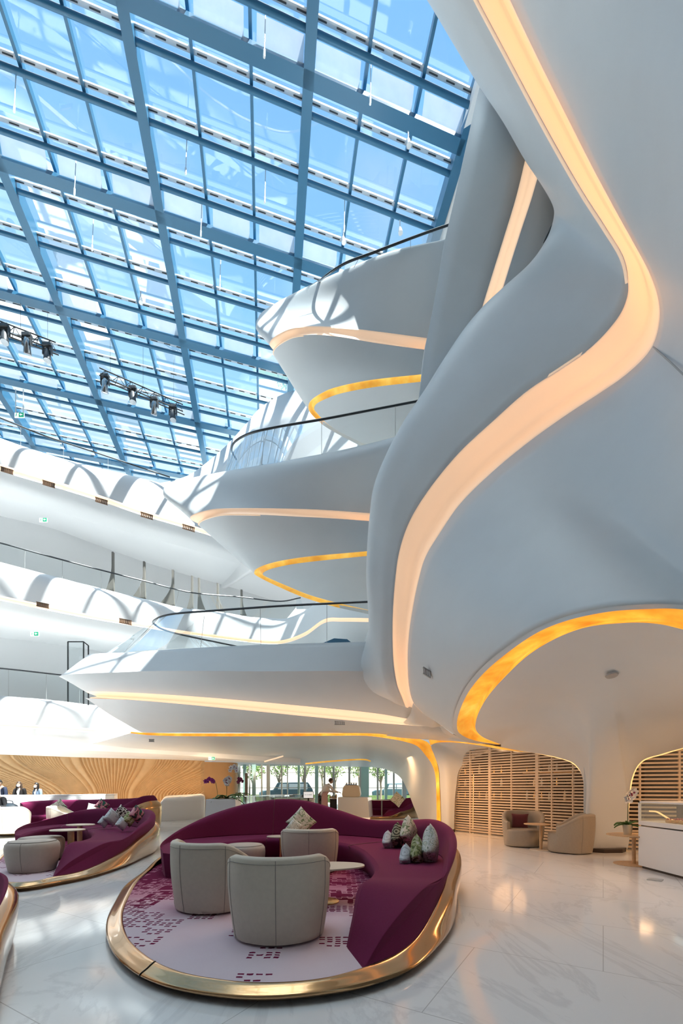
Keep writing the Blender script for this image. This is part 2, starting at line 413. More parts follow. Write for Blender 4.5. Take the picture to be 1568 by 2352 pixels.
def printed(name, stops, scale, dist=2.0, kind='noise'):
    m, nt, out = new_mat(name)
    b = N(nt, 'ShaderNodeBsdfPrincipled'); b.inputs['Roughness'].default_value = 0.8; b.inputs['Specular IOR Level'].default_value = 0.2
    v = coords(nt)
    if kind == 'noise':
        t = N(nt, 'ShaderNodeTexNoise'); t.inputs['Scale'].default_value = scale; t.inputs['Detail'].default_value = 3; t.inputs['Distortion'].default_value = dist; f = t.outputs['Fac']
    elif kind == 'wave':
        t = N(nt, 'ShaderNodeTexWave', wave_type='RINGS'); t.inputs['Scale'].default_value = scale; t.inputs['Distortion'].default_value = dist; t.inputs['Detail Scale'].default_value = 1.5; f = t.outputs['Fac']
    else:
        t = N(nt, 'ShaderNodeTexVoronoi', feature='DISTANCE_TO_EDGE'); t.inputs['Scale'].default_value = scale; f = t.outputs['Distance']
    L(nt, v, t.inputs['Vector'])
    c = ramp(nt, f, stops); L(nt, c, b.inputs['Base Color']); L(nt, b.outputs['BSDF'], out.inputs['Surface']); return m
CREAM, LEAF, OLIVE, WHITE = (0.66, 0.64, 0.55), (0.10, 0.17, 0.08), (0.28, 0.30, 0.12), (0.72, 0.74, 0.74)
M['palm_print'] = printed('cream_palm_leaf_print', [(0.36, LEAF), (0.43, (0.30, 0.36, 0.22)), (0.47, CREAM), (0.60, CREAM), (0.66, (0.42, 0.38, 0.30))], 9, 2.5)
M['palm_print_b'] = printed('cream_palm_print_with_grey', [(0.34, (0.12, 0.18, 0.12)), (0.42, CREAM), (0.52, WHITE), (0.58, (0.35, 0.40, 0.30)), (0.66, CREAM)], 8, 3.5)
M['silver_print'] = printed('pale_grey_swirl_print', [(0.3, (0.45, 0.48, 0.52)), (0.5, WHITE), (0.8, (0.60, 0.63, 0.67))], 6, 6, 'wave')
M['zebra_print'] = printed('olive_black_swirl_print', [(0.35, (0.05, 0.05, 0.04)), (0.5, (0.16, 0.16, 0.10)), (0.7, (0.34, 0.33, 0.24))], 7, 8, 'wave')
M['olive_print'] = printed('olive_leaf_print', [(0.38, (0.10, 0.12, 0.05)), (0.46, OLIVE), (0.56, (0.46, 0.46, 0.28)), (0.66, CREAM)], 10, 2.5)
M['leopard_print'] = printed('black_and_cream_spot_print', [(0.0, (0.75, 0.72, 0.66)), (0.07, (0.75, 0.72, 0.66)), (0.1, (0.05, 0.03, 0.03))], 17, 0, 'vor')
M['pink_print'] = printed('pink_and_green_print', [(0.38, (0.03, 0.16, 0.12)), (0.46, (0.04, 0.03, 0.03)), (0.5, (0.55, 0.18, 0.25)), (0.62, (0.68, 0.38, 0.40))], 6, 1.5)
# ================================================================ the setting: shells, coves, balconies
# ---- big folded shell over the right side of the hall
S_  = [(885,-150,9.0),(985,8,9.3),(1040,100,9.5),(1101,200,9.8),(1154,279,9.9),(1202,363,10.0),(1243,425,10.0),(1268,470,10.0),(1271,500,10.0),(1255,548,10.0),(1216,605,10.0),(1154,662,10.1),(1107,706,10.2),(1065,756,10.3),(1018,826,10.4),(975,895,10.5),(930,962,10.6),(888,1040,10.7),(858,1117,10.8),(848,1190,10.9),(843,1255,10.9),(841,1327,10.9),(845,1398,10.95),(851,1470,11.0),(858,1537,11.05),(872,1585,11.3),(900,1615,11.8)]
RL_ = [(1020,-150,8.1),(1096,0,8.4),(1160,120,8.6),(1225,243,8.7),(1280,343,8.7),(1335,438,8.6),(1390,523,8.4),(1428,586,8.2),(1441,640,8.2),(1439,685,8.2),(1415,735,8.3),(1356,799,8.6),(1285,849,8.9),(1208,900,9.2),(1130,969,9.5),(1058,1036,9.8),(1001,1103,10.0),(958,1165,10.2),(932,1217,10.3),(915,1275,10.35),(907,1335,10.4),(903,1385,10.45),(901,1446,10.55),(903,1515,10.75),(911,1570,11.0),(923,1602,11.4),(931,1624,11.8)]
RR_ = [(1105,-150,7.9),(1171,0,8.2),(1240,145,8.4),(1300,265,8.5),(1358,380,8.4),(1410,477,8.2),(1452,553,8.0),(1490,624,7.8),(1512,690,7.8),(1512,750,7.8),(1491,806,7.9),(1441,857,8.2),(1387,896,8.5),(1297,955,8.9),(1211,1017,9.25),(1130,1084,9.55),(1058,1155,9.8),(1011,1222,10.0),(977,1279,10.15),(961,1332,10.25),(949,1389,10.35),(939,1456,10.5),(936,1518,10.7),(939,1575,11.0),(949,1613,11.3),(968,1635,11.6),(975,1642,11.9)]
OU_ = [(1720,-150,5.0),(1720,0,5.0),(1720,160,5.0),(1720,300,5.0),(1720,440,5.0),(1720,560,5.0),(1720,650,5.0),(1720,740,5.0),(1720,820,5.0),(1720,900,5.0),(1720,980,5.0),(1720,1080,5.0),(1720,1180,5.05),(1720,1300,5.1),(1700,1415,5.2),(1568,1390,5.5),(1480,1388,5.8),(1390,1396,6.2),(1297,1417,6.7),(1220,1449,7.2),(1146,1499,7.9),(1098,1542,8.6),(1064,1587,9.3),(1045,1632,9.9),(1040,1664,10.3),(1046,1688,10.6),(1075,1705,10.9)]
shell = empty('ceiling_shell', (0, 0, 0), 0, 'white folded ceiling shell sweeping over the right half of the hall', 'ceiling', None, 'structure')
def sb_(k, x, y, d):
    t = min(1, max(0, (k - 21) / 3.0))          # towards the foot the fascia runs on into the lowest balcony
    return (x + (60 if 5 < k < 10 else 45) * (1 - t) - 45 * t, y + 12 * (1 - t), d + 1.5 * (1 - t) + .30 * t)
S_back = [sb_(k, *p) for k, p in enumerate(S_)]
MIDf = [((a[0] * .55 + b[0] * .45), (a[1] * .55 + b[1] * .45), a[2] * .45 + b[2] * .55 - 0.12) for a, b in zip(S_, RL_)]
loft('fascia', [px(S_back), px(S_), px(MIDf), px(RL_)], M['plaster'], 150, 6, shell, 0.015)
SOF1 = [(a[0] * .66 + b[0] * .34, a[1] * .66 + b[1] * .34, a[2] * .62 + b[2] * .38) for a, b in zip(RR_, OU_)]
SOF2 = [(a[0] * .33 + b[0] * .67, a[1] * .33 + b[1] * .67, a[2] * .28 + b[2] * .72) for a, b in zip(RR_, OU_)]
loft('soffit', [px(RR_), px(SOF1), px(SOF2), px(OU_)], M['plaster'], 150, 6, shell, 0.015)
ext = px(OU_[:15]); ext2 = [p + Vector((6, 0, 0)) for p in ext[:-1]] + [P(2400, 1550, 4.9)]
loft('soffit', [ext, ext2], M['plaster'], 60, 4, shell)
# light cove: a rounded channel between fascia and soffit, deeper on the soffit side
C1 = [(a[0] * .7 + b[0] * .3, a[1] * .7 + b[1] * .3, max(a[2], b[2]) + 0.18 * min(1, abs(b[0] - a[0]) / 75)) for a, b in zip(RL_, RR_)]
C2 = [(a[0] * .25 + b[0] * .75, a[1] * .25 + b[1] * .75, max(a[2], b[2]) + 0.30 * min(1, abs(b[0] - a[0]) / 75)) for a, b in zip(RL_, RR_)]
loft('light_cove', [px(RL_), px(C1), px(C2), px(RR_)], M['cove'], 150, 5, shell, 0.05, label='peach glowing light cove')
# panel joint running out of the bend
mb = MB(); mb.tube([P(1500, 797, 7.84), P(1536, 829, 7.2), P(1575, 866, 6.6)], 0.012, 6); mb.build('panel_joint', M['grille'], shell, True)

# ---- oval dropped ceiling with its gold ring, flowing down into the free-standing column
ring_o = [(2400,1565,4.9),(1720,1425,5.1),(1568,1400,5.45),(1488,1399,5.75),(1392,1406,6.15),(1297,1427,6.65),(1225,1458,7.15),(1154,1508,7.85),(1106,1551,8.55),(1073,1594,9.25),(1054,1637,9.85),(1049,1666,10.25),(1056,1685,10.55),(1087,1700,10.85),(1142,1710,11.1)]
ring_i = [(2400,1650,4.9),(1720,1490,5.1),(1568,1446,5.35),(1500,1432,5.6),(1430,1431,5.95),(1345,1441,6.4),(1273,1468,6.9),(1210,1507,7.5),(1158,1556,8.2),(1122,1597,8.9),(1101,1632,9.5),(1092,1660,9.95),(1094,1679,10.3),(1112,1695,10.65),(1150,1710,11.0)]
oval = empty('ceiling_oval', (0, 0, 0), 0, 'beige oval dropped ceiling ringed in gold that flows down into a column', 'ceiling', None, 'structure')
lip = off(ring_o, 0, 0, -0.03)
lip_out = [(a[0], a[1], a[2] - .05) for a in OU_[15:27]]
lip_out = [(2400,1550,4.9),(1720,1412,5.1)] + lip_out + [(1140,1709,11.12)]
loft('ring_lip', [px(lip_out), px(ring_o)], M['plaster'], 120, 2, oval)
gm1 = [(a[0] * .6 + b[0] * .4, a[1] * .6 + b[1] * .4, max(a[2], b[2]) + .12) for a, b in zip(ring_o, ring_i)]
gm2 = [(a[0] * .22 + b[0] * .78, a[1] * .22 + b[1] * .78, max(a[2], b[2]) + .18) for a, b in zip(ring_o, ring_i)]
loft('gold_ring', [px(ring_o), px(gm1), px(gm2), px(ring_i)], M['gold_leaf'], 140, 4, oval, 0.0, label='gold leaf ring glowing around the oval ceiling')
def pale(p, d): return (p[0], p[1], p[2] + d)
# stations along the oval's inner edge from the right of the frame round to its far left tip
bot = [(2400,1670,7.6),(1720,1690,8.3),(1640,1702,8.6),(1568,1718,8.8),(1518,1732,8.9),(1475,1747,9.0),(1452,1783,9.0),(1444,1838,9.0),(1437,1955,8.97),(1350,1957,8.9),(1344,1830,9.1),(1327,1763,9.3),(1281,1740,9.9),(1202,1726,10.8),(1150,1716,11.1)]
m1 = [(2400,1690,5.3),(1720,1540,5.7),(1630,1510,6.0),(1560,1500,6.3),(1490,1500,6.6),(1440,1515,6.9),(1405,1540,7.2),(1385,1565,7.5),(1370,1590,7.8),(1335,1612,8.2),(1300,1625,8.6),(1255,1640,9.0),(1210,1668,9.6),(1165,1690,10.4),(1150,1712,11.02)]
m2 = [(2400,1700,6.6),(1720,1630,7.2),(1640,1625,7.5),(1570,1635,7.8),(1500,1655,8.1),(1465,1680,8.35),(1440,1700,8.55),(1430,1725,8.65),(1422,1760,8.72),(1362,1770,8.75),(1345,1735,8.85),(1318,1712,9.1),(1262,1706,9.7),(1185,1710,10.6),(1150,1714,11.05)]
loft('oval_soffit', [px(ring_i), px(m1), px(m2), px(bot)], M['plaster'], 160, 10, oval, 0.0, cross='spline')
mbk = MB()  # back of the column shaft so that it is a full round column
cb = [G(1350, 1957), G(1380, 1960), G(1437, 1955)]
colpts = [(4.98, 8.90), (5.25, 8.72), (5.62, 8.75), (5.84, 8.97), (5.95, 9.4), (5.6, 9.6), (5.25, 9.4)]
mbk.prism([((x - 5.5) * .9 + 5.5, (y - 9.15) * .9 + 9.27) for x, y in colpts], 0.0, 1.9); mbk.build('column_shaft', M['plaster'], oval)
mbp = MB(); mbp.prism([((x - 5.4) * 1.04 + 5.4, (y - 9.15) * 1.04 + 9.14) for x, y in colpts], 0.0, 0.075); mbp.build('column_plinth', M['plinth'], oval, label='dark brown plinth of the column')
# warm LED edge along both arches
archR = [(1437,1953,9.0),(1441,1884,9.02),(1444,1838,9.03),(1448,1804,9.03),(1453,1783,9.04),(1461,1764,9.04),(1475,1748,9.04),(1495,1739,8.98),(1518,1733,8.92),(1568,1718,8.8),(1640,1702,8.6)]
archL = [(1350,1955,9.0),(1347,1877,9.1),(1344,1821,9.15),(1339,1784,9.25),(1327,1763,9.35),(1309,1749,9.6),(1281,1740,9.95),(1235,1730,10.5),(1202,1725,10.85)]
for nm, a in (('right', archR), ('left', archL)):
    b = MB(); b.tube(spl(px(off(a, 0, 0, 0.06)), 70), 0.016, 6); b.build('arch_led', M['led'], oval, True)

# ---- tall tower wall behind the shell, with a second cove
tower = empty('wall_tower', (0, 0, 0), 0, 'tall pale wall leaning behind the folded shell with one glowing slot', 'wall', None, 'structure')
ys = [60, 200, 310, 442, 551, 640, 737, 803, 873, 940, 1010]
WL = [(1137,60,11.6),(1101,200,11.6),(1076,310,11.5),(1047,442,11.45),(1022,551,11.4),(1007,640,11.4),(989,737,11.4),(975,803,11.4),(967,873,11.4),(960,940,11.4),(953,1010,11.4)]
R2L = [(1288,60,11.75),(1245,215,11.7),(1218,315,11.65),(1187,445,11.6),(1157,545,11.55),(1132,625,11.5),(1103,720,11.5),(1083,790,11.5),(1062,865,11.5),(1043,930,11.5),(1023,1000,11.5)]
R2R = [(1335,60,11.85),(1282,230,11.8),(1253,340,11.75),(1222,450,11.7),(1196,530,11.65),(1172,605,11.6),(1146,690,11.6),(1124,760,11.6),(1102,835,11.6),(1080,905,11.6),(1060,980,11.6)]
WR = [(1480,y,12.6) for y in ys]
WB = [(p[0] + 30, p[1], p[2] + 3.0) for p in WL]
loft('tower_face', [px(WB), px(WL)], M['plaster'], 60, 4, tower, 0.0)
loft('tower_face', [px(WL), px(R2L)], M['plaster'], 60, 4, tower, 0.08)
loft('tower_face', [px(R2R), px(WR)], M['plaster'], 60, 4, tower, 0.08)
mid = [((a[0] + b[0]) / 2, (a[1] + b[1]) / 2, a[2] + 0.3) for a, b in zip(R2L, R2R)]
loft('light_cove', [px(R2L), px(mid), px(R2R)], M['ivory_cove'], 60, 4, tower, 0.04, label='peach glowing slot in the tower wall')
b = MB(); b.tube(spl([P(1269, 513, 10.02), P(1262, 530, 10.04), P(1247, 559, 10.06)], 12), [0.004 + 0.03 * math.sin(PI * k / 11) for k in range(12)], 6); b.build('shadow_gap', M['black'], tower, True)

# ---- balcony tongues
def zr(pts, z): return [(x, y, (z - H) * F / (HZ - y)) for x, y in pts]
def ring_rail(near, far=None, spread=1.0):
    """near: right end -> tip.  Returns a rail going on round the tip and back along the far side at the same height."""
    n = px(near); tip = n[-1]
    if far: return n + px(far)
    out = []
    for p in n[:-1][::-1]:
        out.append(Vector((p.x + 0.1, tip.y + (tip.y - p.y) * spread + 0.35 * (p.x - tip.x) , p.z)))
    return n + out
def tongue(name, label, rails, mats, n=120):
    root = empty(name, (0, 0, 0), 0, label, 'balcony', None, 'structure')
    for k, (nm, ra, rb, mat, nv) in enumerate(mats):
        rr = [rails[q] for q in (ra if isinstance(ra, list) else [ra])] + ([rails[rb]] if rb is not None else [])
        loft(nm, rr, M[mat], n, nv, root, 0.04 if nm == 'light_cove' else 0.0, byarc=True)
    return root
def recess(a, b, d, t=.5):
    n = []
    for p, q in zip(arc(a, 40), arc(b, 40)): n.append(p.lerp(q, t) + Vector((0, 0.0, 0)))
    c = sum(n, Vector()) / len(n)
    return [p + (Vector((c.x + 2, c.y, p.z)) - p).normalized() * d for p in n]
def tongue_full(name, label, top, bulge, rt, rb, go, gi, zs, far_go, far_gi, cove='cove', floor_in=0.0):
    T = ring_rail(zr(top, zs[0])); Bu = ring_rail(zr(bulge, zs[1])); A = ring_rail(zr(rt, zs[2])); Bb = ring_rail(zr(rb, zs[3]))
    O = px(zr(go, zs[4])) + px(zr(far_go, zs[4])); I = px(zr(gi, zs[5])) + px(zr(far_gi, zs[5]))
    root = empty(name, (0, 0, 0), 0, label, 'balcony', None, 'structure')
    ins = recess(T, T, 0.35)
    loft('parapet', [ins, T, Bu, A], M['plaster'], 140, 8, root, byarc=True)
    loft('light_cove', [A, recess(A, Bb, 0.22), Bb], M[cove], 140, 4, root, 0.03, byarc=True, label='peach glowing cove along the balcony edge')
    um = []
    for p, q in zip(arc(Bb, 60), arc(O, 60)): um.append(p.lerp(q, .5) + Vector((0, 0, -0.10)))
    loft('underside', [Bb, um, O], M['plaster'], 140, 8, root, byarc=True)
    loft('gold_cove', [O, [p + Vector((0, 0, 0.06)) for p in recess(O, I, 0.0)], I], M['gold_leaf'], 140, 3, root, byarc=True, label='gold leaf line under the balcony')
    k = len(gi)
    nr = arc(I[:k], 60); fr = arc(I[k - 1:], 60)[::-1]
    loft('inner_soffit', [nr, fr], M['plaster'], 60, 8, root)
    # floor slab
    h = len(ins) // 2
    loft('floor_slab', [arc(ins[:h + 1], 60), arc(ins[h:], 60)[::-1]], M['plaster_far'], 60, 4, root)
    return root, T
tg3, T3 = tongue_full('balcony_upper', 'uppermost white balcony tongue rounding out under the skylight',
    [(1040,543),(1020,551),(900,577),(790,620),(700,661),(632,697),(598,728)],
    [(1035,625),(1010,632),(900,650),(790,680),(700,705),(630,730),(588,756)],
    [(1000,779),(975,776),(870,762),(780,752),(700,750),(650,762),(619,792)],
    [(1000,806),(975,803),(870,789),(780,774),(710,769),(660,778),(626,812)],
    [(985,857),(965,860),(850,873),(770,890),(735,905),(714,920),(708,935)],
    [(985,875),(965,877),(860,889),(785,903),(748,916),(726,928),(721,939)],
    (16.4, 15.7, 14.7, 14.4, 13.8, 13.78),
    [(714,950),(740,975),(770,994),(800,1010),(850,1035),(900,1055)], [(727,948),(750,972),(780,992),(810,1007),(860,1030),(910,1048)])
tg2, T2 = tongue_full('balcony_middle', 'middle white balcony tongue with a pointed left tip',
    [(945,993),(920,1000),(800,1030),(650,1059),(520,1082),(430,1100),(388,1112)],
    [(920,1035),(900,1040),(790,1060),(650,1085),(520,1105),(430,1122),(376,1140)],
    [(875,1180),(850,1179),(770,1173),(690,1169),(560,1167),(480,1171),(437,1192)],
    [(875,1199),(850,1197),(770,1191),(690,1187),(560,1181),(495,1184),(455,1206)],
    [(870,1262),(843,1266),(720,1277),(650,1287),(610,1297),(590,1306),(584,1313)],
    [(870,1275),(843,1277),(725,1289),(665,1297),(625,1306),(608,1313),(603,1319)],
    (10.4, 9.9, 8.9, 8.65, 7.9, 7.88),
    [(590,1323),(640,1348),(700,1373),(770,1394),(843,1410),(900,1422)], [(611,1325),(655,1344),(712,1367),(780,1386),(850,1402),(905,1414)])
# the lowest tongue runs on into the shell, so its edges slope down towards it
def prail(near, w=4.5):
    n = px(near); tip = n[-1]; out = []
    for k, p in enumerate(n[:-1][::-1]):
        out.append(Vector((p.x, tip.y + (tip.y - p.y) + min(w, 0.9 * (p.x - tip.x)) * .8, p.z)))
    return n + out
t1 = empty('balcony_lower', (0, 0, 0), 0, 'lowest and longest white balcony tongue reaching left over the lounge', 'balcony', None, 'structure')
TT = [(920,1474,12.0),(860,1474,11.5),(760,1476,11.5),(600,1481,11.7),(450,1488,11.9),(300,1498,12.2),(203,1506,12.5)]
TC = [(920,1545,11.9),(860,1542,11.3),(760,1541,11.15),(600,1542,11.25),(450,1541,11.4),(300,1543,11.7),(138,1556,12.2)]
TA = [(1016,1667,12.4),(930,1650,12.1),(850,1637,12.0),(700,1622,12.0),(500,1604,12.1),(320,1592,12.3),(200,1591,12.7)]
TB = [(1018,1670,12.35),(940,1666,12.0),(850,1659,11.95),(700,1645,11.95),(500,1625,12.05),(320,1609,12.25),(207,1604,12.7)]
TG = [(1049,1700,12.8),(980,1695,13.0),(886,1686,13.6),(760,1683,14.0),(600,1683,14.3),(450,1683,14.6),(338,1683,15.0)]
Tr, Cr, Ar, Br, Gr = [prail(x) for x in (TT, TC, TA, TB, TG)]
insT = recess(Tr, Tr, 0.35)
loft('parapet', [insT, Tr, Cr], M['plaster'], 140, 6, t1, byarc=True, cross='line')
mid = [p.lerp(q, .5) + Vector((0, -0.12, 0)) for p, q in zip(arc(Cr, 60), arc(Ar, 60))]
loft('fascia', [Cr, mid, Ar], M['plaster'], 140, 6, t1, byarc=True)
loft('light_cove', [Ar, [p + Vector((0, .2, 0)) for p in recess(Ar, Br, 0.1)], Br], M['ivory_cove'], 140, 4, t1, 0.0, byarc=True, label='peach glowing cove along the balcony edge')
loft('underside', [px(TB + [(196,1602,13.0)]), px([(a[0]*.5+b[0]*.5, a[1]*.5+b[1]*.5+3, a[2]*.5+b[2]*.5-.1) for a, b in zip(TB, TG)] + [(250,1640,14.0)]), px(TG + [(320,1680,15.4)])], M['plaster'], 120, 8, t1)
hh = len(insT) // 2
loft('floor_slab', [arc(insT[:hh + 1], 60), arc(insT[hh:], 60)[::-1]], M['plaster_far'], 60, 4, t1)
# right-hand continuation between shell cove, gold ring and gold line
loft('underside', [px([(949,1613,11.35),(968,1635,11.65),(996,1656,11.9),(1016,1669,12.2),(1040,1686,10.9),(1075,1704,11.0)]), px([(935,1650,12.0),(950,1665,12.1),(985,1678,12.4),(1010,1686,12.6),(1045,1693,12.4),(1085,1706,11.6)]), px([(886,1690,13.7),(935,1696,13.3),(985,1699,13.1),(1026,1702,12.9),(1060,1704,12.4),(1118,1711,11.6)])], M['plaster'], 60, 6, t1)

# ---- ground-floor ceiling beyond the gold line, and the left trunk
trunk = empty('ceiling_lounge', (0, 0, 0), 0, 'low white lounge ceiling that bends down into the gold-striped column', 'ceiling', None, 'structure')
gT = [(300,1681,15.3),(340,1683,15.0),(450,1684,14.6),(600,1684,14.3),(760,1684,14.0),(840,1684,13.8),(886,1687,13.6),(933,1693,13.3),(965,1698,13.15),(985,1708,13.1),(996,1730,13.1),(1006,1765,13.1),(1009,1800,13.1),(1013,1912,13.1)]
gB = [(300,1684,15.5),(350,1689,15.1),(450,1691,14.8),(600,1691,14.5),(760,1690,14.2),(840,1690,14.0),(896,1697,13.7),(931,1704,13.4),(958,1714,13.3),(977,1735,13.2),(992,1757,13.15),(1000,1786,13.15),(1002,1844,13.15),(1003,1912,13.15)]
cL = [(130,1735,24),(300,1742,25),(470,1747,26),(600,1754,26.5),(720,1759,26.5),(800,1761,26.5),(855,1762,25.5),(885,1767,23.5),(908,1777,21),(923,1791,18.5),(937,1819,16.5),(948,1848,15.5),(957,1870,14.8),(968,1900,14.4)]
gM = [(a[0]*.5+b[0]*.5, a[1]*.52+b[1]*.48, a[2]*.62+b[2]*.38) for a, b in zip(gB, cL)]
loft('gold_cove', [px(gT), px([((a[0]+b[0])/2, (a[1]+b[1])/2, max(a[2], b[2]) + .1) for a, b in zip(gT, gB)]), px(gB)], M['gold_leaf'], 160, 3, trunk, label='gold leaf line bending down the column')
loft('lounge_soffit', [px(gB), px(gM), px(cL)], M['plaster'], 160, 12, trunk)
g2T = [(985,1699,13.1),(1026,1702,12.9),(1060,1702,12.4),(1118,1710,11.7),(1165,1719,11.2),(1202,1725,10.9)]
g2B = [(988,1712,13.1),(1004,1706,13.05),(1040,1705,12.7),(1095,1711,12.0),(1150,1721,11.5),(1202,1727,11.0)]
loft('gold_cove', [px(g2T), px(off(g2T, 0, 2, .08)), px(g2B)], M['gold_leaf'], 80, 3, trunk, label='thin gold leaf line under the oval ceiling')
rA = [(1202,1727,11.0),(1150,1721,11.5),(1095,1711,12.0),(1040,1705,12.7),(1004,1706,13.05),(990,1714,13.1),(997,1735,13.1),(1007,1765,13.1),(1010,1800,13.1),(1014,1912,13.1)]
rB = [(1202,1728,11.2),(1165,1724,11.9),(1128,1722,12.5),(1104,1730,12.75),(1083,1740,12.9),(1063,1756,12.95),(1052,1775,13.0),(1047,1810,13.0),(1044,1844,13.0),(1042,1912,13.0)]
rM = [(a[0]*.5+b[0]*.5, a[1]*.5+b[1]*.5, a[2]*.5+b[2]*.5-.12) for a, b in zip(rA, rB)]
loft('column_face', [px(rA), px(rM), px(rB)], M['plaster'], 100, 6, trunk)
loft('column_reveal', [px(rB), px(off(rB, 4, 2, 1.2))], M['plaster'], 100, 3, trunk)
b = MB(); b.bar(G(1014,1913) + Vector((0,0,.04)), G(1043,1911) + Vector((0,0,.04)), 0.06, 0.08); b.build('column_plinth', M['plinth'], trunk, label='dark plinth strip of the gold-striped column')
# second gold sliver in the low ceiling
sl = [(701,1752.5,24),(751,1747.5,22.5),(805,1743.5,21.5),(837,1743,21),(851,1746.5,21.2)]
loft('gold_cove', [px(off(sl, 0, 0, -.9)), px(off(sl, 0, 3.5, -.8))], M['gold_leaf'], 40, 2, trunk, label='short gold leaf sliver above the coffee bar')
sl = [(606,1748,22.0),(650,1735,20.8)]
loft('light_cove', [px(sl), px([(607,1751,21.8),(651,1738,20.6)])], M['ivory_cove'], 4, 2, trunk, label='short glowing slot in the low ceiling')

# ---- left-hand galleries
def gallery(name, label, top, rt, rb, low, sof, back_y, parts=True, cove='pale_cove'):
    root = empty(name, (0, 0, 0), 0, label, 'balcony', None, 'structure')
    bk = [(x, y + 10, d + 1.0) for x, y, d in top]
    tp2 = [(x, y - 2, d + .25) for x, y, d in top]
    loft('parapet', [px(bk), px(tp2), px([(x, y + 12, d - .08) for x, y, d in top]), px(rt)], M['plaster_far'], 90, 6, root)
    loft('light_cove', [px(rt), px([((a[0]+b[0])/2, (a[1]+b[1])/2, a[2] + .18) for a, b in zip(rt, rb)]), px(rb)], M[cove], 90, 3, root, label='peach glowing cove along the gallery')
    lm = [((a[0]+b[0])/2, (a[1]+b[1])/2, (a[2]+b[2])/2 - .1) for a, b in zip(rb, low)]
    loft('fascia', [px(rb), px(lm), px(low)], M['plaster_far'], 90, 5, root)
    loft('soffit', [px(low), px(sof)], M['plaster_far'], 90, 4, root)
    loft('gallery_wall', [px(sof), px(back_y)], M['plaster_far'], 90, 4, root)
    return root
L3 = gallery('balcony_gallery_upper', 'upper white gallery along the far left wall under the skylight edge',
    [(-160,945,16.0),(0,1008,17.0),(100,1042,17.8),(200,1070,18.7),(300,1094,19.7),(390,1118,20.7),(520,1160,22.2),(680,1215,24)],
    [(-160,1015,16.0),(0,1066,17.0),(112,1100,17.9),(233,1139,19.0),(337,1175,20.0),(433,1204,21.0),(540,1240,22.3),(680,1290,24)],
    [(-160,1032,16.0),(0,1082,17.0),(112,1115,17.9),(233,1152,19.0),(337,1187,20.0),(433,1215,21.0),(540,1250,22.3),(680,1299,24)],
    [(-160,1095,16.6),(0,1137,17.6),(112,1168,18.5),(219,1203,19.5),(337,1234,20.6),(433,1260,21.6),(540,1292,22.9),(680,1335,24.6)],
    [(-160,1145,18.6),(0,1185,19.6),(110,1211,20.5),(192,1240,21.5),(300,1280,22.6),(400,1312,23.6),(540,1352,24.6),(680,1395,25.6)],
    [(-160,1300,18.6),(0,1330,19.6),(110,1350,20.5),(219,1375,21.5),(320,1400,22.6),(420,1425,23.6),(560,1455,24.6),(690,1480,25.6)])
L2 = gallery('balcony_gallery_middle', 'middle white gallery along the far left wall with fin openings behind',
    [(-160,1252,15.4),(0,1293,16.2),(110,1322,17.0),(219,1350,17.9),(329,1377,18.9),(430,1400,19.9),(560,1418,21.0),(690,1425,21.8)],
    [(-160,1335,15.4),(0,1368,16.2),(110,1391,17.0),(219,1414,17.9),(329,1433,18.9),(430,1450,19.9),(560,1466,21.0),(690,1476,21.8)],
    [(-160,1347,15.4),(0,1379,16.2),(110,1402,17.0),(219,1423,17.9),(329,1441,18.9),(430,1457,19.9),(560,1472,21.0),(690,1482,21.8)],
    [(-160,1400,16.0),(0,1428,16.8),(110,1448,17.6),(219,1466,18.5),(329,1482,19.5),(430,1496,20.5),(560,1508,21.6),(690,1515,22.4)],
    [(-160,1440,18.0),(0,1464,18.8),(110,1478,19.6),(219,1494,20.5),(329,1508,21.5),(430,1520,22.5),(560,1530,23.6),(690,1536,24.4)],
    [(-160,1600,18.0),(0,1610,18.8),(110,1615,19.6),(219,1625,20.5),(329,1632,21.5),(430,1640,22.5),(560,1645,23.6),(690,1650,24.4)])
L1 = gallery('balcony_gallery_lower', 'lowest white gallery along the far left wall above the carved oak panels',
    [(-160,1590,16.2),(0,1600,17.0),(110,1609,17.8),(203,1620,18.5),(329,1634,19.6),(430,1645,20.6),(560,1655,21.6),(690,1660,22.4)],
    [(-160,1650,16.2),(0,1661,17.0),(110,1667,17.8),(203,1673,18.5),(329,1681,19.6),(430,1688,20.6),(560,1694,21.6),(690,1698,22.4)],
    [(-160,1660,16.2),(0,1670,17.0),(110,1676,17.8),(203,1682,18.5),(329,1690,19.6),(430,1695,20.6),(560,1700,21.6),(690,1703,22.4)],
    [(-160,1706,16.7),(0,1714,17.5),(110,1719,18.3),(203,1724,19.0),(329,1730,20.1),(430,1736,21.1),(560,1745,22.1),(690,1752,22.9)],
    [(-160,1716,17.6),(0,1722,18.4),(110,1727,19.2),(203,1731,19.9),(329,1737,21.0),(430,1742,22.0),(560,1749,23.0),(690,1755,23.9)],
    [(-160,1729,18.2),(0,1733,19.0),(110,1737,19.8),(203,1740,20.5),(329,1743,21.6),(430,1746,22.6),(560,1751,23.6),(690,1757,24.5)])
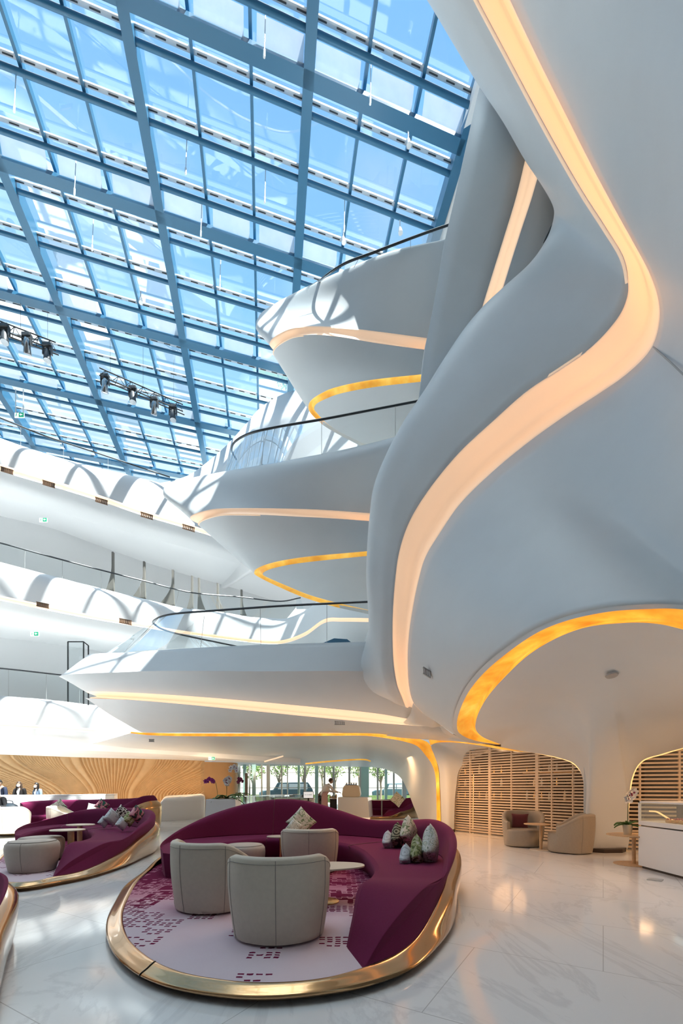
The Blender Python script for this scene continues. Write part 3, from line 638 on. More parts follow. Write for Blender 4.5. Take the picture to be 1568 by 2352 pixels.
# the middle gallery swings on behind the lowest tongue
cw = empty('balcony_gallery_far', (0, 0, 0), 0, 'far white gallery waving behind the glass balustrade of the lowest tongue', 'balcony', None, 'structure')
up = [(440,1400,20.0),(520,1410,20.6),(600,1424,21.2),(650,1424,21.4),(700,1405,21.2),(745,1372,20.5),(790,1368,19.6),(900,1370,18.5)]
c1 = [(440,1451,20.0),(520,1461,20.6),(600,1470,21.0),(650,1470,21.0),(700,1452,20.6),(745,1422,20.0),(790,1419,19.2),(900,1421,18.0)]
c2 = [(440,1458,20.0),(520,1469,20.6),(600,1478,21.0),(650,1478,21.0),(700,1461,20.6),(745,1431,20.0),(790,1428,19.2),(900,1430,18.0)]
lo = [(440,1510,20.8),(520,1515,21.4),(600,1520,21.8),(650,1520,21.8),(700,1515,21.4),(745,1500,20.8),(790,1495,20),(900,1495,19)]
loft('parapet', [px(off(up, 0, 6, 1)), px(up), px(c1)], M['plaster_far'], 80, 5, cw)
loft('light_cove', [px(c1), px([((a[0]+b[0])/2, (a[1]+b[1])/2, a[2] + .15) for a, b in zip(c1, c2)]), px(c2)], M['ivory_cove'], 80, 3, cw, label='peach glowing cove along the gallery')
loft('fascia', [px(c2), px(lo)], M['plaster_far'], 80, 4, cw)
arch = [(742,1508,19.0),(752,1480,19),(785,1466,19),(815,1468,19),(830,1480,19),(838,1508,19)]
fv = px(off(arch, -18, 0, -.4)); b = MB(); b.add(fv + [v + Vector((0, .3, 0)) for v in fv], [tuple(range(6)), tuple(range(6, 12))[::-1]] + [(i, (i+1) % 6, 6 + (i+1) % 6, 6 + i) for i in range(6)]); b.build('round_opening', M['steel_blue'], cw, label='blue arched opening behind the balustrade')

# ---- high white wall closing the hall at the back, louvred on the right
wb = empty('wall_back', (0, 0, 0), 0, 'white back wall of the hall rising to the far edge of the skylight', 'wall', None, 'structure')
zt = 21.2
def wline(pts, z): return [Vector(((x - CX) / F * d, d, z)) for x, d in pts]
wl = [(-400,28.5),(0,28.0),(200,27.6),(330,27.2),(420,26.5),(470,25.4),(520,24.0),(565,22.6),(600,21.6),(660,20.8),(760,20.4),(900,20.2),(1050,20.2)]
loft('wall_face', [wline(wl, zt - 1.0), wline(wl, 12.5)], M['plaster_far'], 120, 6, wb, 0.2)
wl2 = [(560,30),(700,29),(1000,28),(1300,27)]
loft('wall_face', [wline([(300,28.5),(500,28),(700,27.5),(1050,27.5)], 12.6), wline([(300,28.5),(500,28),(700,27.5),(1050,27.5)], 2.72)], M['plaster_far'], 60, 6, wb, 0.2)
lou = MB()
for k in range(12):
    z = 14.35 + k * 0.2
    pts = [Vector(((x - CX) / F * d, d - .22, z)) for x, d in ((548,22.7),(575,22.1),(600,21.5),(660,20.7),(760,20.3),(860,20.15))]
    pts = spl(pts, 30)
    for a, c in zip(pts, pts[1:]): lou.bar(a, c, 0.07, 0.05)
lou.build('louvre_panel', M['grille'], wb, label='grey horizontal louvres on the back wall')

nw = MB(); nw.box((-8, -9.2, 10.5), (36, .3, 21)); nw.build('wall_near', M['grey_wall'], label='unseen dark grey wall added behind the camera to cut stray light', cat='wall', kind='structure')  # out of view, added to shut out light from behind
lw = MB(); lw.box((-26, 9.5, 10.5), (.3, 38, 21)); lw.build('wall_left', M['grey_wall'], label='unseen dark grey wall added far to the left to cut bounced light', cat='wall', kind='structure')  # added unseen so less light bounces onto the shell
# ---- floor, carved panels, side walls
fl = MB(); fl.add([(-26, -9, 0), (26, -9, 0), (26, 27.2, 0), (-26, 27.2, 0)], [(0, 1, 2, 3)]); fl.add([(-26, -9, -.3), (26, -9, -.3), (26, 27.2, -.3), (-26, 27.2, -.3)], [(3, 2, 1, 0)])
fl.build('floor', M['marble'], label='polished white marble floor with faint grey veins', cat='floor', kind='structure')
# carved oak feature wall
def fpath(x):
    t = (x + 160) / 720.0
    return 18.0 + 5.8 * t
fw_v, fw_f = [], []
NX, NZ = 1300, 80
xs = [-160 + 630 * i / NX for i in range(NX + 1)]
def smooth(t): t = min(1, max(0, t)); return t * t * (3 - 2 * t)
for i, x in enumerate(xs):
    d = fpath(x) + 1.0; X = (x - CX) / F * d
    ztop = H + (HZ - (1727 + (x + 160) * 0.028)) / F * d + .02
    for j in range(NZ + 1):
        v = j / NZ; z = 0.7 + (ztop - 0.7) * v if j else 0.0
        vv = (z - 0.9) / (ztop - 0.9)                       # visible part, 0 bottom .. 1 top
        k = 0.44 + 0.56 * smooth(vv * 0.95 + 0.02)
        u = (x - 262) / k                                    # unwarped strand coordinate
        au = abs(u)
        if u < 0: per = 20 if au > 300 else (30 if 228 < au else (7.0 if 120 < au else (34 if au > 78 else 9.5)))
        else: per = 9.5 if au < 62 else (36 if au < 100 else (7.0 if au < 178 else 17))
        amp = 0.16 if per > 25 else (0.13 if per > 12 else (0.11 if per > 8 else 0.08))
        h = amp * (abs(math.sin(PI * u / per)) ** (0.5 if per > 12 else 0.8))
        if x > 463: h *= max(0, 1 - (x - 463) / 6)
        fw_v.append(Vector((X, d - h, z)))
for i in range(NX):
    for j in range(NZ):
        a = i * (NZ + 1) + j; fw_f.append((a, a + NZ + 1, a + NZ + 2, a + 1))
mesh('wall_feature', fw_v, fw_f, M['feature'], label='carved oak feature wall with flowing vertical ribs', cat='wall', kind='structure')
tanp = [(466, 0.0), (500, 0.0), (530, 0.05), (543, 0.35), (546, 1.2)]
tp = [Vector(((x - CX) / F * (fpath(x) + 1.0 + dd), fpath(x) + 1.0 + dd, 0)) for x, dd in tanp]
loft('wall_tan', [tp, [p + Vector((0, 0, 2.75)) for p in tp]], M['tan'], 30, 4, label='plain tan wall at the right end of the carved oak panels', cat='wall', kind='structure')

# ---- slatted screens in the two arches
def screen(name, label, a, b_, ztop, n, posts, wide, ext=0.0):
    """a, b_: ground points at the left and right of the screen"""
    a, b_ = Vector(a), Vector(b_); t = (b_ - a).normalized(); nrm = Vector((-t.y, t.x, 0))
    root = empty(name, (0, 0, 0), 0, label, 'screen')
    sl = MB()
    for k in range(n):
        z = 0.05 + (ztop - 0.05) * k / (n - 1)
        sl.bar(a + Vector((0, 0, z)), b_ + Vector((0, 0, z)), 0.05, 0.038)
    sl.build('slats', M['slat'], root)
    for p in posts:
        c = a.lerp(b_, p); w = 0.085 if p in wide else 0.035
        q = MB(); q.bar(c + Vector((0, 0, 0)), c + Vector((0, 0, ztop)), w, 0.06, up=nrm); q.build('post', M['slat'], root)
    return root
s1a, s1b = Vector((3.3, 13.45, 0)), Vector((5.62, 9.75, 0))
scr1 = screen('slatted_screen', 'pale slatted wood screen filling the wide arch behind two armchairs', s1a, s1b, 2.5, 35, (0.06, 0.2, 0.36, 0.52, 0.69, 0.78, 0.9), (0.36, 0.69))
scr2 = screen('slatted_screen', 'pale slatted wood screen in the arch at the right edge behind the display case', Vector((5.72, 9.45, 0)), Vector((8.2, 8.5, 0)), 2.5, 30, (0.05, 0.24, 0.5, 0.8), (0.8,))
# dim bar room behind the screens
br = empty('wall_bar_room', (0, 0, 0), 0, 'dim brown bar room behind the slatted screens', 'wall', None, 'structure')
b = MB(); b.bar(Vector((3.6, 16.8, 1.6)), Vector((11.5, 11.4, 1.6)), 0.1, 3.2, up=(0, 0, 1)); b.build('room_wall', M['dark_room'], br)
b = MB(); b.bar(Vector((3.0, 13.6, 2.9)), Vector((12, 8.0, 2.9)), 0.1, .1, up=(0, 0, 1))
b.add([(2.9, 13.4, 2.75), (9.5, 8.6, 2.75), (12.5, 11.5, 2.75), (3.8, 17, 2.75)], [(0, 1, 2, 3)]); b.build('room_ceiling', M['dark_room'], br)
for k, (x0, y0, x1, y1) in enumerate([(4.15, 15.9, 5.6, 14.9), (6.1, 14.6, 7.4, 13.7)]):
    for z in (0.9, 1.35, 1.8):
        b = MB(); b.bar((x0, y0, z), (x1, y1, z), 0.25, 0.03); b.build('shelf', M['oak'], br)
rb = random.Random(3); nb = 0
for (x0, y0, x1, y1) in [(4.15, 15.9, 5.6, 14.9), (6.1, 14.6, 7.4, 13.7)]:
    for z in (0.915, 1.365, 1.815):
        for k in range(7):
            t = (k + .5) / 7; x, y = x0 + (x1 - x0) * t, y0 + (y1 - y0) * t; hgt = rb.uniform(.22, .32)
            q = MB(); q.lathe([(0, 0), (.04, 0), (.042, hgt * .6), (.016, hgt * .78), (.016, hgt), (0, hgt)], 10)
            o = q.build('bottle', M[rb.choice(['bottle', 'cream_pot', 'lens', 'brass'])], None, True, loc=(x, y, z), label='dim bottle on the bar-room shelves glimpsed through the slatted screen', cat='bottle', group='bottles on the bar-room shelves')
b = MB(); b.bar((3.95, 13.1, 0.05), (4.0, 13.2, 1.7), 0.02, 0.02); b.build('led_line', M['led'], br, label='thin warm light line glimpsed through the slats')
b = MB(); b.bar((4.7, 12.9, 2.45), (5.9, 12.3, 2.62), 0.03, 0.03); b.build('led_line', M['led'], br, label='thin warm light line glimpsed through the slats')
# roof slab, its unseen part shaped to keep sun off the sofas; right side wall
rf = MB(); rf.box((0, -4.3, 21.3), (60, 9.6, 0.3)); rf.prism([(2.2, 0.4), (2.2, 10.3), (4.1, 10.4), (3.62, 13.4), (2.9, 31), (25, 31), (25, .4)], 21.1, 21.4); rf.build('ceiling_sun_shade', M['plaster_far'], label='white roof slab, its unseen part spread over the skylight to block the sun', cat='ceiling', kind='structure')
rw = MB(); rw.box((9.2, 6.5, 10.5), (0.3, 26, 21)); rw.build('wall_right', M['grey_wall'], label='unseen wall closing the hall on the right, kept dark grey to cut bounced light', cat='wall', kind='structure')  # out of view, made grey to darken the shell above
# ================================================================ skylight
SK = 0.76
A_ = Vector((6.15150211, 1.59363412, -0.18170068)) * SK
B_ = Vector((-0.94166655, 5.46518416, -0.20101078)) * SK
C_ = Vector((-18.72890352, 5.88236343, 26.95764681)) * SK
UP = A_.cross(B_).normalized()
if UP.z < 0: UP = -UP
def sk(i, j, h=0.0): return C_ + A_ * i + B_ * j + UP * h + Vector((0, 0, H))
sky_l = empty('window_1', (0, 0, 0), 0, 'blue glazed flat skylight with a grid of steel beams over the hall', 'skylight', None, 'structure')
J0, J1, I0, I1 = -1.4, 5.25, -1.0, 4.0
for i in (-1, 0, 1, 2, 3, 4):
    q = MB(); q.bar(sk(i, J0, .30), sk(i, J1, .30), 0.30, 0.60, up=UP); q.build('main_beam', M['steel_blue'], sky_l)
for j in (-1, 0, 1, 2, 3, 4, 5):
    q = MB(); q.bar(sk(I0, j, .07), sk(I1, j, .07), 0.34, 0.14, up=UP); q.build('cross_beam', M['steel_blue'], sky_l)
for i in range(-1, 4):
    for k in (1, 2):
        q = MB(); a = i + k / 3
        q.bar(sk(a, J0, .42), sk(a, J1, .42), 0.09, 0.26, up=UP); q.build('mullion', M['steel_blue'], sky_l)
for j in range(-2, 6):
    for f in (1/6, .5, 5/6):
        jj = j + f
        if jj < J0 or jj > J1: continue
        q = MB(); q.tube([sk(I0, jj, .18), sk(I1, jj, .18)], 0.075, 10); q.build('tube_beam', M['steel_blue'], sky_l, True)
        q = MB(); q.bar(sk(I0, jj - .03, .40), sk(I1, jj - .03, .40), 0.11, 0.05, up=UP)
        for i in range(-1, 4):
            for s in range(9):
                a = i + (s + .25) / 9
                q.bar(sk(a, jj - .03, .365), sk(a + .055, jj - .03, .365), 0.02, 0.03, up=UP, mi=1)
        q.build('blind_track', [M['track'], M['dark_grey']], sky_l)
pane = MB(); fro = MB()
for i in range(-1, 4):
    for k in range(3):
        a0, a1 = i + k / 3, i + (k + 1) / 3
        pane.add([sk(a0, J0, .58), sk(a1, J0, .58), sk(a1, J1, .58), sk(a0, J1, .58)], [(0, 1, 2, 3)])
        for j in range(-1, 6):
            if j == -1 and i < 0: continue
            c = [sk(a0 + .035, j - 0.10, .52), sk(a1 - .035, j - 0.10, .52), sk(a1 - .035, j - 0.042, .10), sk(a0 + .035, j - 0.042, .10)]
            fro.add(c, [(0, 1, 2, 3)])
pane.build('glazing', M['roof_glass'], sky_l); fro.build('frosted_panel', M['frosted'], sky_l, label='row of pale frosted panels')
# hanging rods
for (i, j) in [(1.55, .55), (2.35, .55), (1.3, 1.52), (2.25, 1.52), (2.75, 1.52), (3.3, 1.52), (2.75, .86), (3.35, .86), (1.5, 2.2), (2.4, 2.2), (2.82, 2.5), (1.5, 1.86), (2.3, 1.86)]:
    q = MB(); q.tube([sk(i, j, .2), sk(i, j, -.75)], 0.014, 6); q.tube([sk(i, j, -.75), sk(i, j, -.95)], 0.03, 8)
    q.build('hanging_rod', [M['track']], sky_l, True)
# stage lights on two short trusses
def truss(name, label, a, b, n):
    root = empty(name, (0, 0, 0), 0, label, 'truss')
    a, b = Vector(a), Vector(b); q = MB()
    up = Vector((0, 0, .34)); fwd = Vector((0, .2, 0))
    for o in (Vector(), up, fwd): q.tube([a + o, b + o], 0.025, 6)
    for k in range(n):
        p, r = a.lerp(b, k / n), a.lerp(b, (k + .5) / n); s = a.lerp(b, (k + 1) / n)
        q.tube([p, r + up], .012, 5); q.tube([r + up, s], .012, 5); q.tube([p + fwd, r + up], .012, 5)
    q.build('lattice', M['black'], root, True)
    for t in (0.12, .5, .88):
        p = a.lerp(b, t) + up; c = MB(); c.tube([p, p + Vector((0, 0, 2.0))], 0.006, 5); c.build('wire', M['black'], root, True)
    return root
def stage_light(p, label, tilt):
    root = empty('stage_light', p, 0, label, 'stage light', 'moving-head stage lights on the trusses')
    q = MB(); q.box((0, 0, .02), (.34, .22, .14)); q.build('base', M['dark_grey'], root, bevel=.02)
    q = MB(); q.box((-.17, 0, -.2), (.05, .12, .36)); q.box((.17, 0, -.2), (.05, .12, .36)); q.box((0, 0, -.05), (.38, .12, .06)); q.build('yoke', M['dark_grey'], root, bevel=.01)
    q = MB(); q.lathe([(0, .2), (.08, .2), (.12, .1), (.13, -.12), (.15, -.3), (.14, -.34)], 16, cap=False)
    hd = q.build('head', M['chrome' if tilt > 0 else 'dark_grey'], root, True, loc=(0, 0, -.32)); hd.rotation_euler = (R(tilt), R(tilt * .6), 0)
    q = MB(); q.lathe([(0, -.345), (.14, -.34), (.14, -.32)], 16); q.build('lens', M['lens'], hd, True)
    return root
tA, tB = P(-40, 742, 17.2), P(128, 805, 18.6)
truss('lighting_truss', 'black lighting truss under the skylight at the left edge', tA, tB, 6)
tC, tD = P(228, 862, 19.6), P(420, 945, 21.6)
truss('lighting_truss', 'black lighting truss under the skylight above the upper gallery', tC, tD, 7)
for x, y, d, l, ti in [(11, 752, 17.6, 'leftmost stage light hanging from the left truss', -8), (62, 772, 18.0, 'middle stage light hanging from the left truss', 25), (109, 795, 18.4, 'rightmost stage light hanging from the left truss', -5),
                    (241, 866, 19.8, 'first stage light at the left end of the right truss', 20), (305, 893, 20.4, 'second stage light from the left on the right truss', -5), (354, 918, 20.9, 'third stage light from the left on the right truss', 25), (397, 936, 21.4, 'last stage light at the right end of the right truss', -6)]:
    stage_light(P(x, y, d), l, ti)
# ceiling spots clipped to the skylight mullions
for k, (x, y, d, l) in enumerate([(937, 322, 12.6, 'small white spotlight on the skylight near the tower wall'), (918, 524, 14.3, 'small red-tipped spotlight above the uppermost balcony glass'), (788, 546, 14.8, 'small white spotlight on a mullion left of the uppermost balcony glass'), (323, 685, 16.0, 'small white spotlight on a mullion over the left side')]):
    q = MB(); q.tube([Vector((0, 0, .25)), Vector((0, 0, .0))], .02, 6); q.tube([Vector((0, 0, 0)), Vector((.02, -.03, -.2))], [.05, .075], 10)
    q.build('spotlight', M['track'], None, True, loc=P(x, y, d), label=l, cat='spotlight', group='small spotlights clipped to the skylight')

# ================================================================ glass balustrades
def balustrade(label, base, rail, seams, h=None, close=True):
    root = empty('glass_balustrade', (0, 0, 0), 0, label, 'balustrade')
    n = 60
    bs, rl = spl(px(base), n), spl(px(rail), n)
    v = []; f = []
    cuts = sorted(set([0, n - 1] + [int(s * (n - 1)) for s in seams]))
    for a, c in zip(cuts, cuts[1:]):
        q = MB(); ii = list(range(a, c + 1)); m = len(ii)
        vs = [bs[i] for i in ii] + [rl[i] for i in ii]
        q.add(vs, [(k, k + 1, m + k + 1, m + k) for k in range(m - 1)])
        o = q.build('glass_panel', M['rail_glass'], root, True)
    for s in cuts[1:-1]:
        q = MB(); q.tube([bs[s], rl[s]], 0.006, 5); q.build('panel_joint', M['grille'], root, True)
    q = MB(); q.tube(rl, 0.03, 8); q.build('handrail', M['rail_metal'], root, True)
    return root
balustrade('curved glass balustrade with dark handrail on the uppermost balcony', [(1040,545,11.95),(960,566,12.0),(860,596,12.2),(760,637,12.5),(690,668,12.9),(640,705,13.6)], [(1040,513,11.9),(960,541,11.95),(860,579,12.1),(790,606,12.35),(740,640,12.8),(720,662,13.5)], (.25, .5, .75))
balustrade('curved glass balustrade with dark handrail on the middle balcony', [(960,992,11.3),(850,1020,11.4),(740,1044,11.6),(640,1062,11.9),(560,1075,12.3),(520,1085,12.8),(520,1090,13.4),(560,1082,14.0)], [(960,921,11.3),(850,942,11.4),(740,963,11.6),(640,980,11.9),(575,995,12.3),(540,1014,12.8),(532,1034,13.4),(542,1055,14.0)], (.08, .3, .5))
balustrade('curved glass balustrade with dark handrail on the lowest balcony tongue', [(870,1476,11.5),(760,1477,11.6),(640,1481,11.8),(500,1486,12.1),(350,1493,12.5),(270,1500,12.9),(250,1502,13.4),(400,1500,15.2),(600,1498,17.0)], [(870,1381,11.5),(760,1386,11.6),(640,1392,11.8),(500,1402,12.1),(400,1410,12.6),(360,1421,13.2),(355,1434,14.0),(400,1454,15.4),(545,1485,17.2)], (.15, .3, .42, .6))
balustrade('glass balustrade with thin handrail along the middle left gallery', [(-160,1252,15.6),(0,1293,16.4),(110,1322,17.2),(219,1350,18.1),(329,1377,19.1),(430,1400,20.1),(560,1420,21.2),(640,1426,21.8),(700,1410,21.4)], [(-160,1205,15.6),(0,1247,16.4),(110,1277,17.2),(219,1306,18.1),(329,1334,19.1),(439,1361,20.1),(548,1371,21.2),(640,1381,21.8),(690,1373,21.4)], (.1, .2, .3, .4, .5, .6, .7))
balustrade('glass balustrade with thin handrail along the lowest left gallery', [(-160,1590,16.5),(0,1600,17.3),(110,1609,18.1),(203,1618,18.8),(300,1630,19.6)], [(-160,1522,16.5),(0,1535,17.3),(110,1547,18.1),(203,1558,18.8),(300,1572,19.6)], (.3, .5, .7))
balustrade('glass balustrade with thin handrail along the upper left gallery', [(-160,945,16.2),(0,1008,17.2),(100,1042,18.0),(200,1070,18.9),(300,1094,19.9),(390,1118,20.9)], [(-160,898,16.2),(0,960,17.2),(100,1000,18.0),(200,1033,18.9),(300,1066,19.9),(390,1096,20.9)], (.3, .5, .7))

# flared dark fins in the middle gallery
fins = [(258,1267,245,1357,20.6,12),(330,1289,312,1373,21.0,22),(396,1308,378,1389,21.4,26),(440,1322,430,1400,21.6,9),(456,1327,464,1402,21.7,-12),(499,1339,514,1408,22.0,-15),(554,1354,560,1412,22.4,-8)]
for k, (x0, y0, x1, y1, d, w) in enumerate(fins):
    q = MB(); rows = []
    for s in range(13):
        t = s / 12; e = max(0, (t - .35) / .65) ** 1.8
        xa = x0 + (x1 - x0) * e * .5 ; hw = 2.0 + abs(w) * .62 * e
        cx_ = x0 + (-w * .55) * e
        rows.append((P(cx_ - hw, y0 + (y1 - y0) * t, d - .25), P(cx_ + hw, y0 + (y1 - y0) * t, d - .25)))
    vs = [p for r_ in rows for p in r_]; m = len(vs); vs += [p + Vector((0, .12, 0)) for p in vs]
    fs = [(2 * s, 2 * s + 1, 2 * s + 3, 2 * s + 2) for s in range(12)] + [(m + 2 * s + 2, m + 2 * s + 3, m + 2 * s + 1, m + 2 * s) for s in range(12)] + [(2 * s + 1, m + 2 * s + 1, m + 2 * s + 3, 2 * s + 3) for s in range(12)] + [(2 * s + 2, m + 2 * s + 2, m + 2 * s, 2 * s) for s in range(12)]
    q.add(vs, fs); nth = ['first flared dark fin from the left in the middle gallery wall', 'second flared dark fin from the left in the middle gallery wall', 'third flared dark fin, widest at its foot, in the middle gallery wall', 'fourth flared dark fin, left of a close pair in the gallery wall', 'fifth flared dark fin, right of a close pair in the gallery wall', 'sixth flared dark fin leaning right in the gallery wall', 'last and smallest flared dark fin at the right of the gallery wall'][k]
    q.build('wall_fin', M['fin'] if 'fin' in M else M['dark_grey'], label=nth, cat='fin', group='flared fins in the middle gallery', kind='thing')

# vents, signs
def vent(x, y, d, w, h, label, mat='brown_grille', slope=0.0, n=7):
    root = empty('vent', P(x, y, d), 0, label, 'vent')
    W, HH = w * d / F, h * d / F
    q = MB()
    for k in range(n):
        xx = -W / 2 + W * (k + .5) / n
        q.box((xx, 0, -slope * xx), (W / n * .55, .05, HH))
    q.build('slots', M[mat], root)
    q = MB(); q.bar((-W / 2, .0, slope * W / 2 + HH / 2), (W / 2, .0, -slope * W / 2 + HH / 2), .05, HH * .2); q.bar((-W / 2, .0, slope * W / 2 - HH / 2), (W / 2, .0, -slope * W / 2 - HH / 2), .05, HH * .15); q.build('frame', M[mat], root)
    return root
for x, y, d, l in [(16, 1081, 17.0, 'first brown vent from the left in the upper gallery cove'), (112, 1112, 17.8, 'second brown vent from the left in the upper gallery cove'), (233, 1151, 18.9, 'third brown vent from the left in the upper gallery cove'), (337, 1185, 19.9, 'fourth brown vent from the left in the upper gallery cove'), (433, 1213, 20.9, 'last brown vent beside the middle balcony in the upper gallery cove'),
                (98, 1390, 16.8, 'brown vent at the left in the middle gallery cove'), (288, 1428, 18.4, 'brown vent at the right in the middle gallery cove')]:
    vent(x, y, d - .15, 28, 9, l, slope=.3 if y < 1300 else .2)
vent(980, 1545, 10.05, 18, 14, 'small grey vent beside the tall cove on the folded shell', 'grille', .6, 5)
vent(780, 1660, 12.15, 24, 9, 'grey vent under the lowest balcony tongue', 'grille', .0, 6)
vent(348, 1701, 15.2, 12, 6, 'tiny grey vent left of the gold line under the lowest tongue', 'grille', .0, 4)
q = MB(); q.lathe([(0, 0), (.09, 0), (.1, .02), (0, .02)], 24); q.build('speaker_disc', M['grille'], None, True, loc=P(1405, 1553, 7.25), label='round grey ceiling speaker in the oval ceiling', cat='ceiling speaker').rotation_euler = (R(-15), 0, 0)
def exit_sign(x, y, d, w, label, hang=0.0):
    root = empty('exit_sign', P(x, y, d), 0, label, 'exit sign')
    W = w * d / F; hh = W * .5
    q = MB(); q.box((0, .02, 0), (W, .03, hh)); q.build('panel', M['sign_white'], root)
    q = MB(); q.box((W * .22, 0, 0), (W * .5, .02, hh * .9)); q.build('green_field', M['sign_green'], root)
    q = MB(); a = W * .22 # arrow pointing left with running figure
    q.add([(a - .15 * W, -.02, 0), (a, -.02, .16 * W), (a, -.02, .05 * W), (a + .15 * W, -.02, .05 * W), (a + .15 * W, -.02, -.05 * W), (a, -.02, -.05 * W), (a, -.02, -.16 * W)], [(0, 2, 1), (0, 5, 2), (2, 5, 4, 3), (0, 6, 5)])
    q.build('arrow', M['sign_white'], root)
    q = MB(); b_ = -W * .28; q.sphere((b_ + .03 * W, -.005, .15 * W), .035 * W, 8, 6); q.bar((b_, -.005, .1 * W), (b_ - .02 * W, -.005, -.02 * W), .03 * W, .05 * W); q.bar((b_ - .02 * W, -.005, -.02 * W), (b_ + .07 * W, -.005, -.12 * W), .02 * W, .03 * W); q.bar((b_ - .02 * W, -.005, -.02 * W), (b_ - .09 * W, -.005, -.16 * W), .02 * W, .03 * W); q.bar((b_, -.005, .08 * W), (b_ + .09 * W, -.005, .03 * W), .02 * W, .025 * W)
    q.build('running_figure', M['sign_green'], root)
    if hang:
        for s in (-.4, .4):
            q = MB(); q.tube([(s * W, .02, hh / 2), (s * W, .02, hang)], .02, 6); q.build('hanger', M['track'], root, True)
    return root
exit_sign(99, 1194, 18.2, 18, 'green exit sign on the fascia of the upper left gallery')
exit_sign(79, 1456, 17.0, 19, 'green exit sign on the fascia of the middle left gallery')
exit_sign(486, 1742, 20.6, 15, 'green exit sign above the plain tan wall')
exit_sign(44, 953, 18.6, 22, 'green exit sign hanging on white rods under the skylight', 1.1)
# framed glass portal on the lowest gallery
pr = empty('glass_portal', (0, 0, 0), 0, 'dark framed glass portal behind the tip of the lowest balcony tongue', 'glass door')
q = MB(); d = 18.6
for a, c in [((156,1474),(156,1620)), ((156,1474),(192,1474)), ((192,1474),(203,1483)), ((192,1474),(192,1620)), ((203,1483),(203,1620))]: q.bar(P(*a, d), P(*c, d), .04, .04)
q.build('frame', M['rail_metal'], pr)
q = MB(); q.add([P(156,1474,d), P(192,1474,d), P(192,1620,d), P(156,1620,d)], [(0,1,2,3)]); q.build('pane', M['rail_glass'], pr)

# ================================================================ light, sky, camera
w = bpy.data.worlds.new('daylight'); SC.world = w; w.use_nodes = True
nt = w.node_tree; nt.nodes.clear()
out = nt.nodes.new('ShaderNodeOutputWorld'); bg = nt.nodes.new('ShaderNodeBackground')
tc = nt.nodes.new('ShaderNodeTexCoord'); sp = nt.nodes.new('ShaderNodeSeparateXYZ'); L(nt, tc.outputs['Generated'], sp.inputs[0])
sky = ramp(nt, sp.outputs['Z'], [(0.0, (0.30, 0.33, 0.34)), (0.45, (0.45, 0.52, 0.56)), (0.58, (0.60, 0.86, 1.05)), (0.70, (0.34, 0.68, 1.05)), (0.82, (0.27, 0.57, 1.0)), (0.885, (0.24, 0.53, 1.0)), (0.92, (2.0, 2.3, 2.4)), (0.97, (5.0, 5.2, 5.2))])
nz = nt.nodes.new('ShaderNodeTexNoise'); nz.inputs['Scale'].default_value = 5.0; nz.inputs['Detail'].default_value = 6; L(nt, tc.outputs['Generated'], nz.inputs['Vector'])
cl = ramp(nt, nz.outputs['Fac'], [(0.5, (0, 0, 0)), (0.75, (0.35, 0.35, 0.35))])
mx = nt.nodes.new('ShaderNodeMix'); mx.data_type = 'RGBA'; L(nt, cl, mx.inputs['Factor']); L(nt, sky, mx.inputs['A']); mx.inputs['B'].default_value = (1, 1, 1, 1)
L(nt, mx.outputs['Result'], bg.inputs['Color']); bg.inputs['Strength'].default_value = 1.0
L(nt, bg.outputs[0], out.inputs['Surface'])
def lamp(kind, name, loc, energy, col, rot=(0, 0, 0), **kw):
    l = bpy.data.lights.new(name, kind); l.energy = energy; l.color = col
    for k, v in kw.items(): setattr(l, k, v)
    o = bpy.data.objects.new(name, l); COL.objects.link(o); o.location = loc; o.rotation_euler = rot
    return o
sd = Vector((-0.45, 0.26, -1.0)).normalized()
sun = lamp('SUN', 'sun', (0, 0, 40), 17.0, (1.0, 0.95, 0.88), angle=R(0.6)); sun.rotation_euler = sd.to_track_quat('-Z', 'Y').to_euler()
# warm downlights and cove lamps of the ground floor
WARM = (1.0, 0.54, 0.25)
for k, (x, y, z, e) in enumerate([(1.6, 7.0, 3.2, 34), (6.0, 6.2, 2.6, 46), (2.6, 11.6, 2.2, 26), (2.0, 11.6, 2.4, 34), (6.9, 7.4, 2.6, 40), (2.2, 15.5, 2.4, 34)]):
    lamp('AREA', 'downlight', (x, y, z), e, WARM, shape='DISK', size=1.0)
for k, (x, y, z, e) in enumerate([(-11.5, 17.3, 2.35, 60), (-9, 18.5, 2.4, 60), (-6.8, 20.0, 2.4, 60)]):
    lamp('AREA', 'wall_washer', (x, y, z), e, (1.0, .68, .4), rot=(R(35), 0, R(-25)), shape='DISK', size=0.6)
lamp('POINT', 'bar_lamp', (5.2, 13.5, 2.2), 40, WARM, shadow_soft_size=.5)
lamp('POINT', 'bar_lamp', (8.2, 11.2, 2.2), 14, WARM, shadow_soft_size=.5)
cam = bpy.data.cameras.new('camera'); co = bpy.data.objects.new('camera', cam); COL.objects.link(co)
co.location = (0, 0, H); co.rotation_euler = (R(90), 0, 0)
cam.sensor_fit = 'HORIZONTAL'; cam.sensor_width = 24.0; cam.lens = F / 1568 * 24.0
cam.shift_x = 0.0; cam.shift_y = (HZ - 1176) / 1568
cam.clip_start = 0.05; cam.clip_end = 400
SC.camera = co
vs = SC.view_settings; vs.view_transform = 'Standard'; vs.look = 'None'; vs.exposure = 0.2; vs.gamma = 1.0; vs.use_curve_mapping = False
SC.cycles.max_bounces = 8; SC.cycles.diffuse_bounces = 4; SC.cycles.glossy_bounces = 4; SC.cycles.transparent_max_bounces = 16
SC.cycles.sample_clamp_indirect = 6.0; SC.cycles.use_denoising = True; SC.cycles.caustics_reflective = False; SC.cycles.caustics_refractive = False
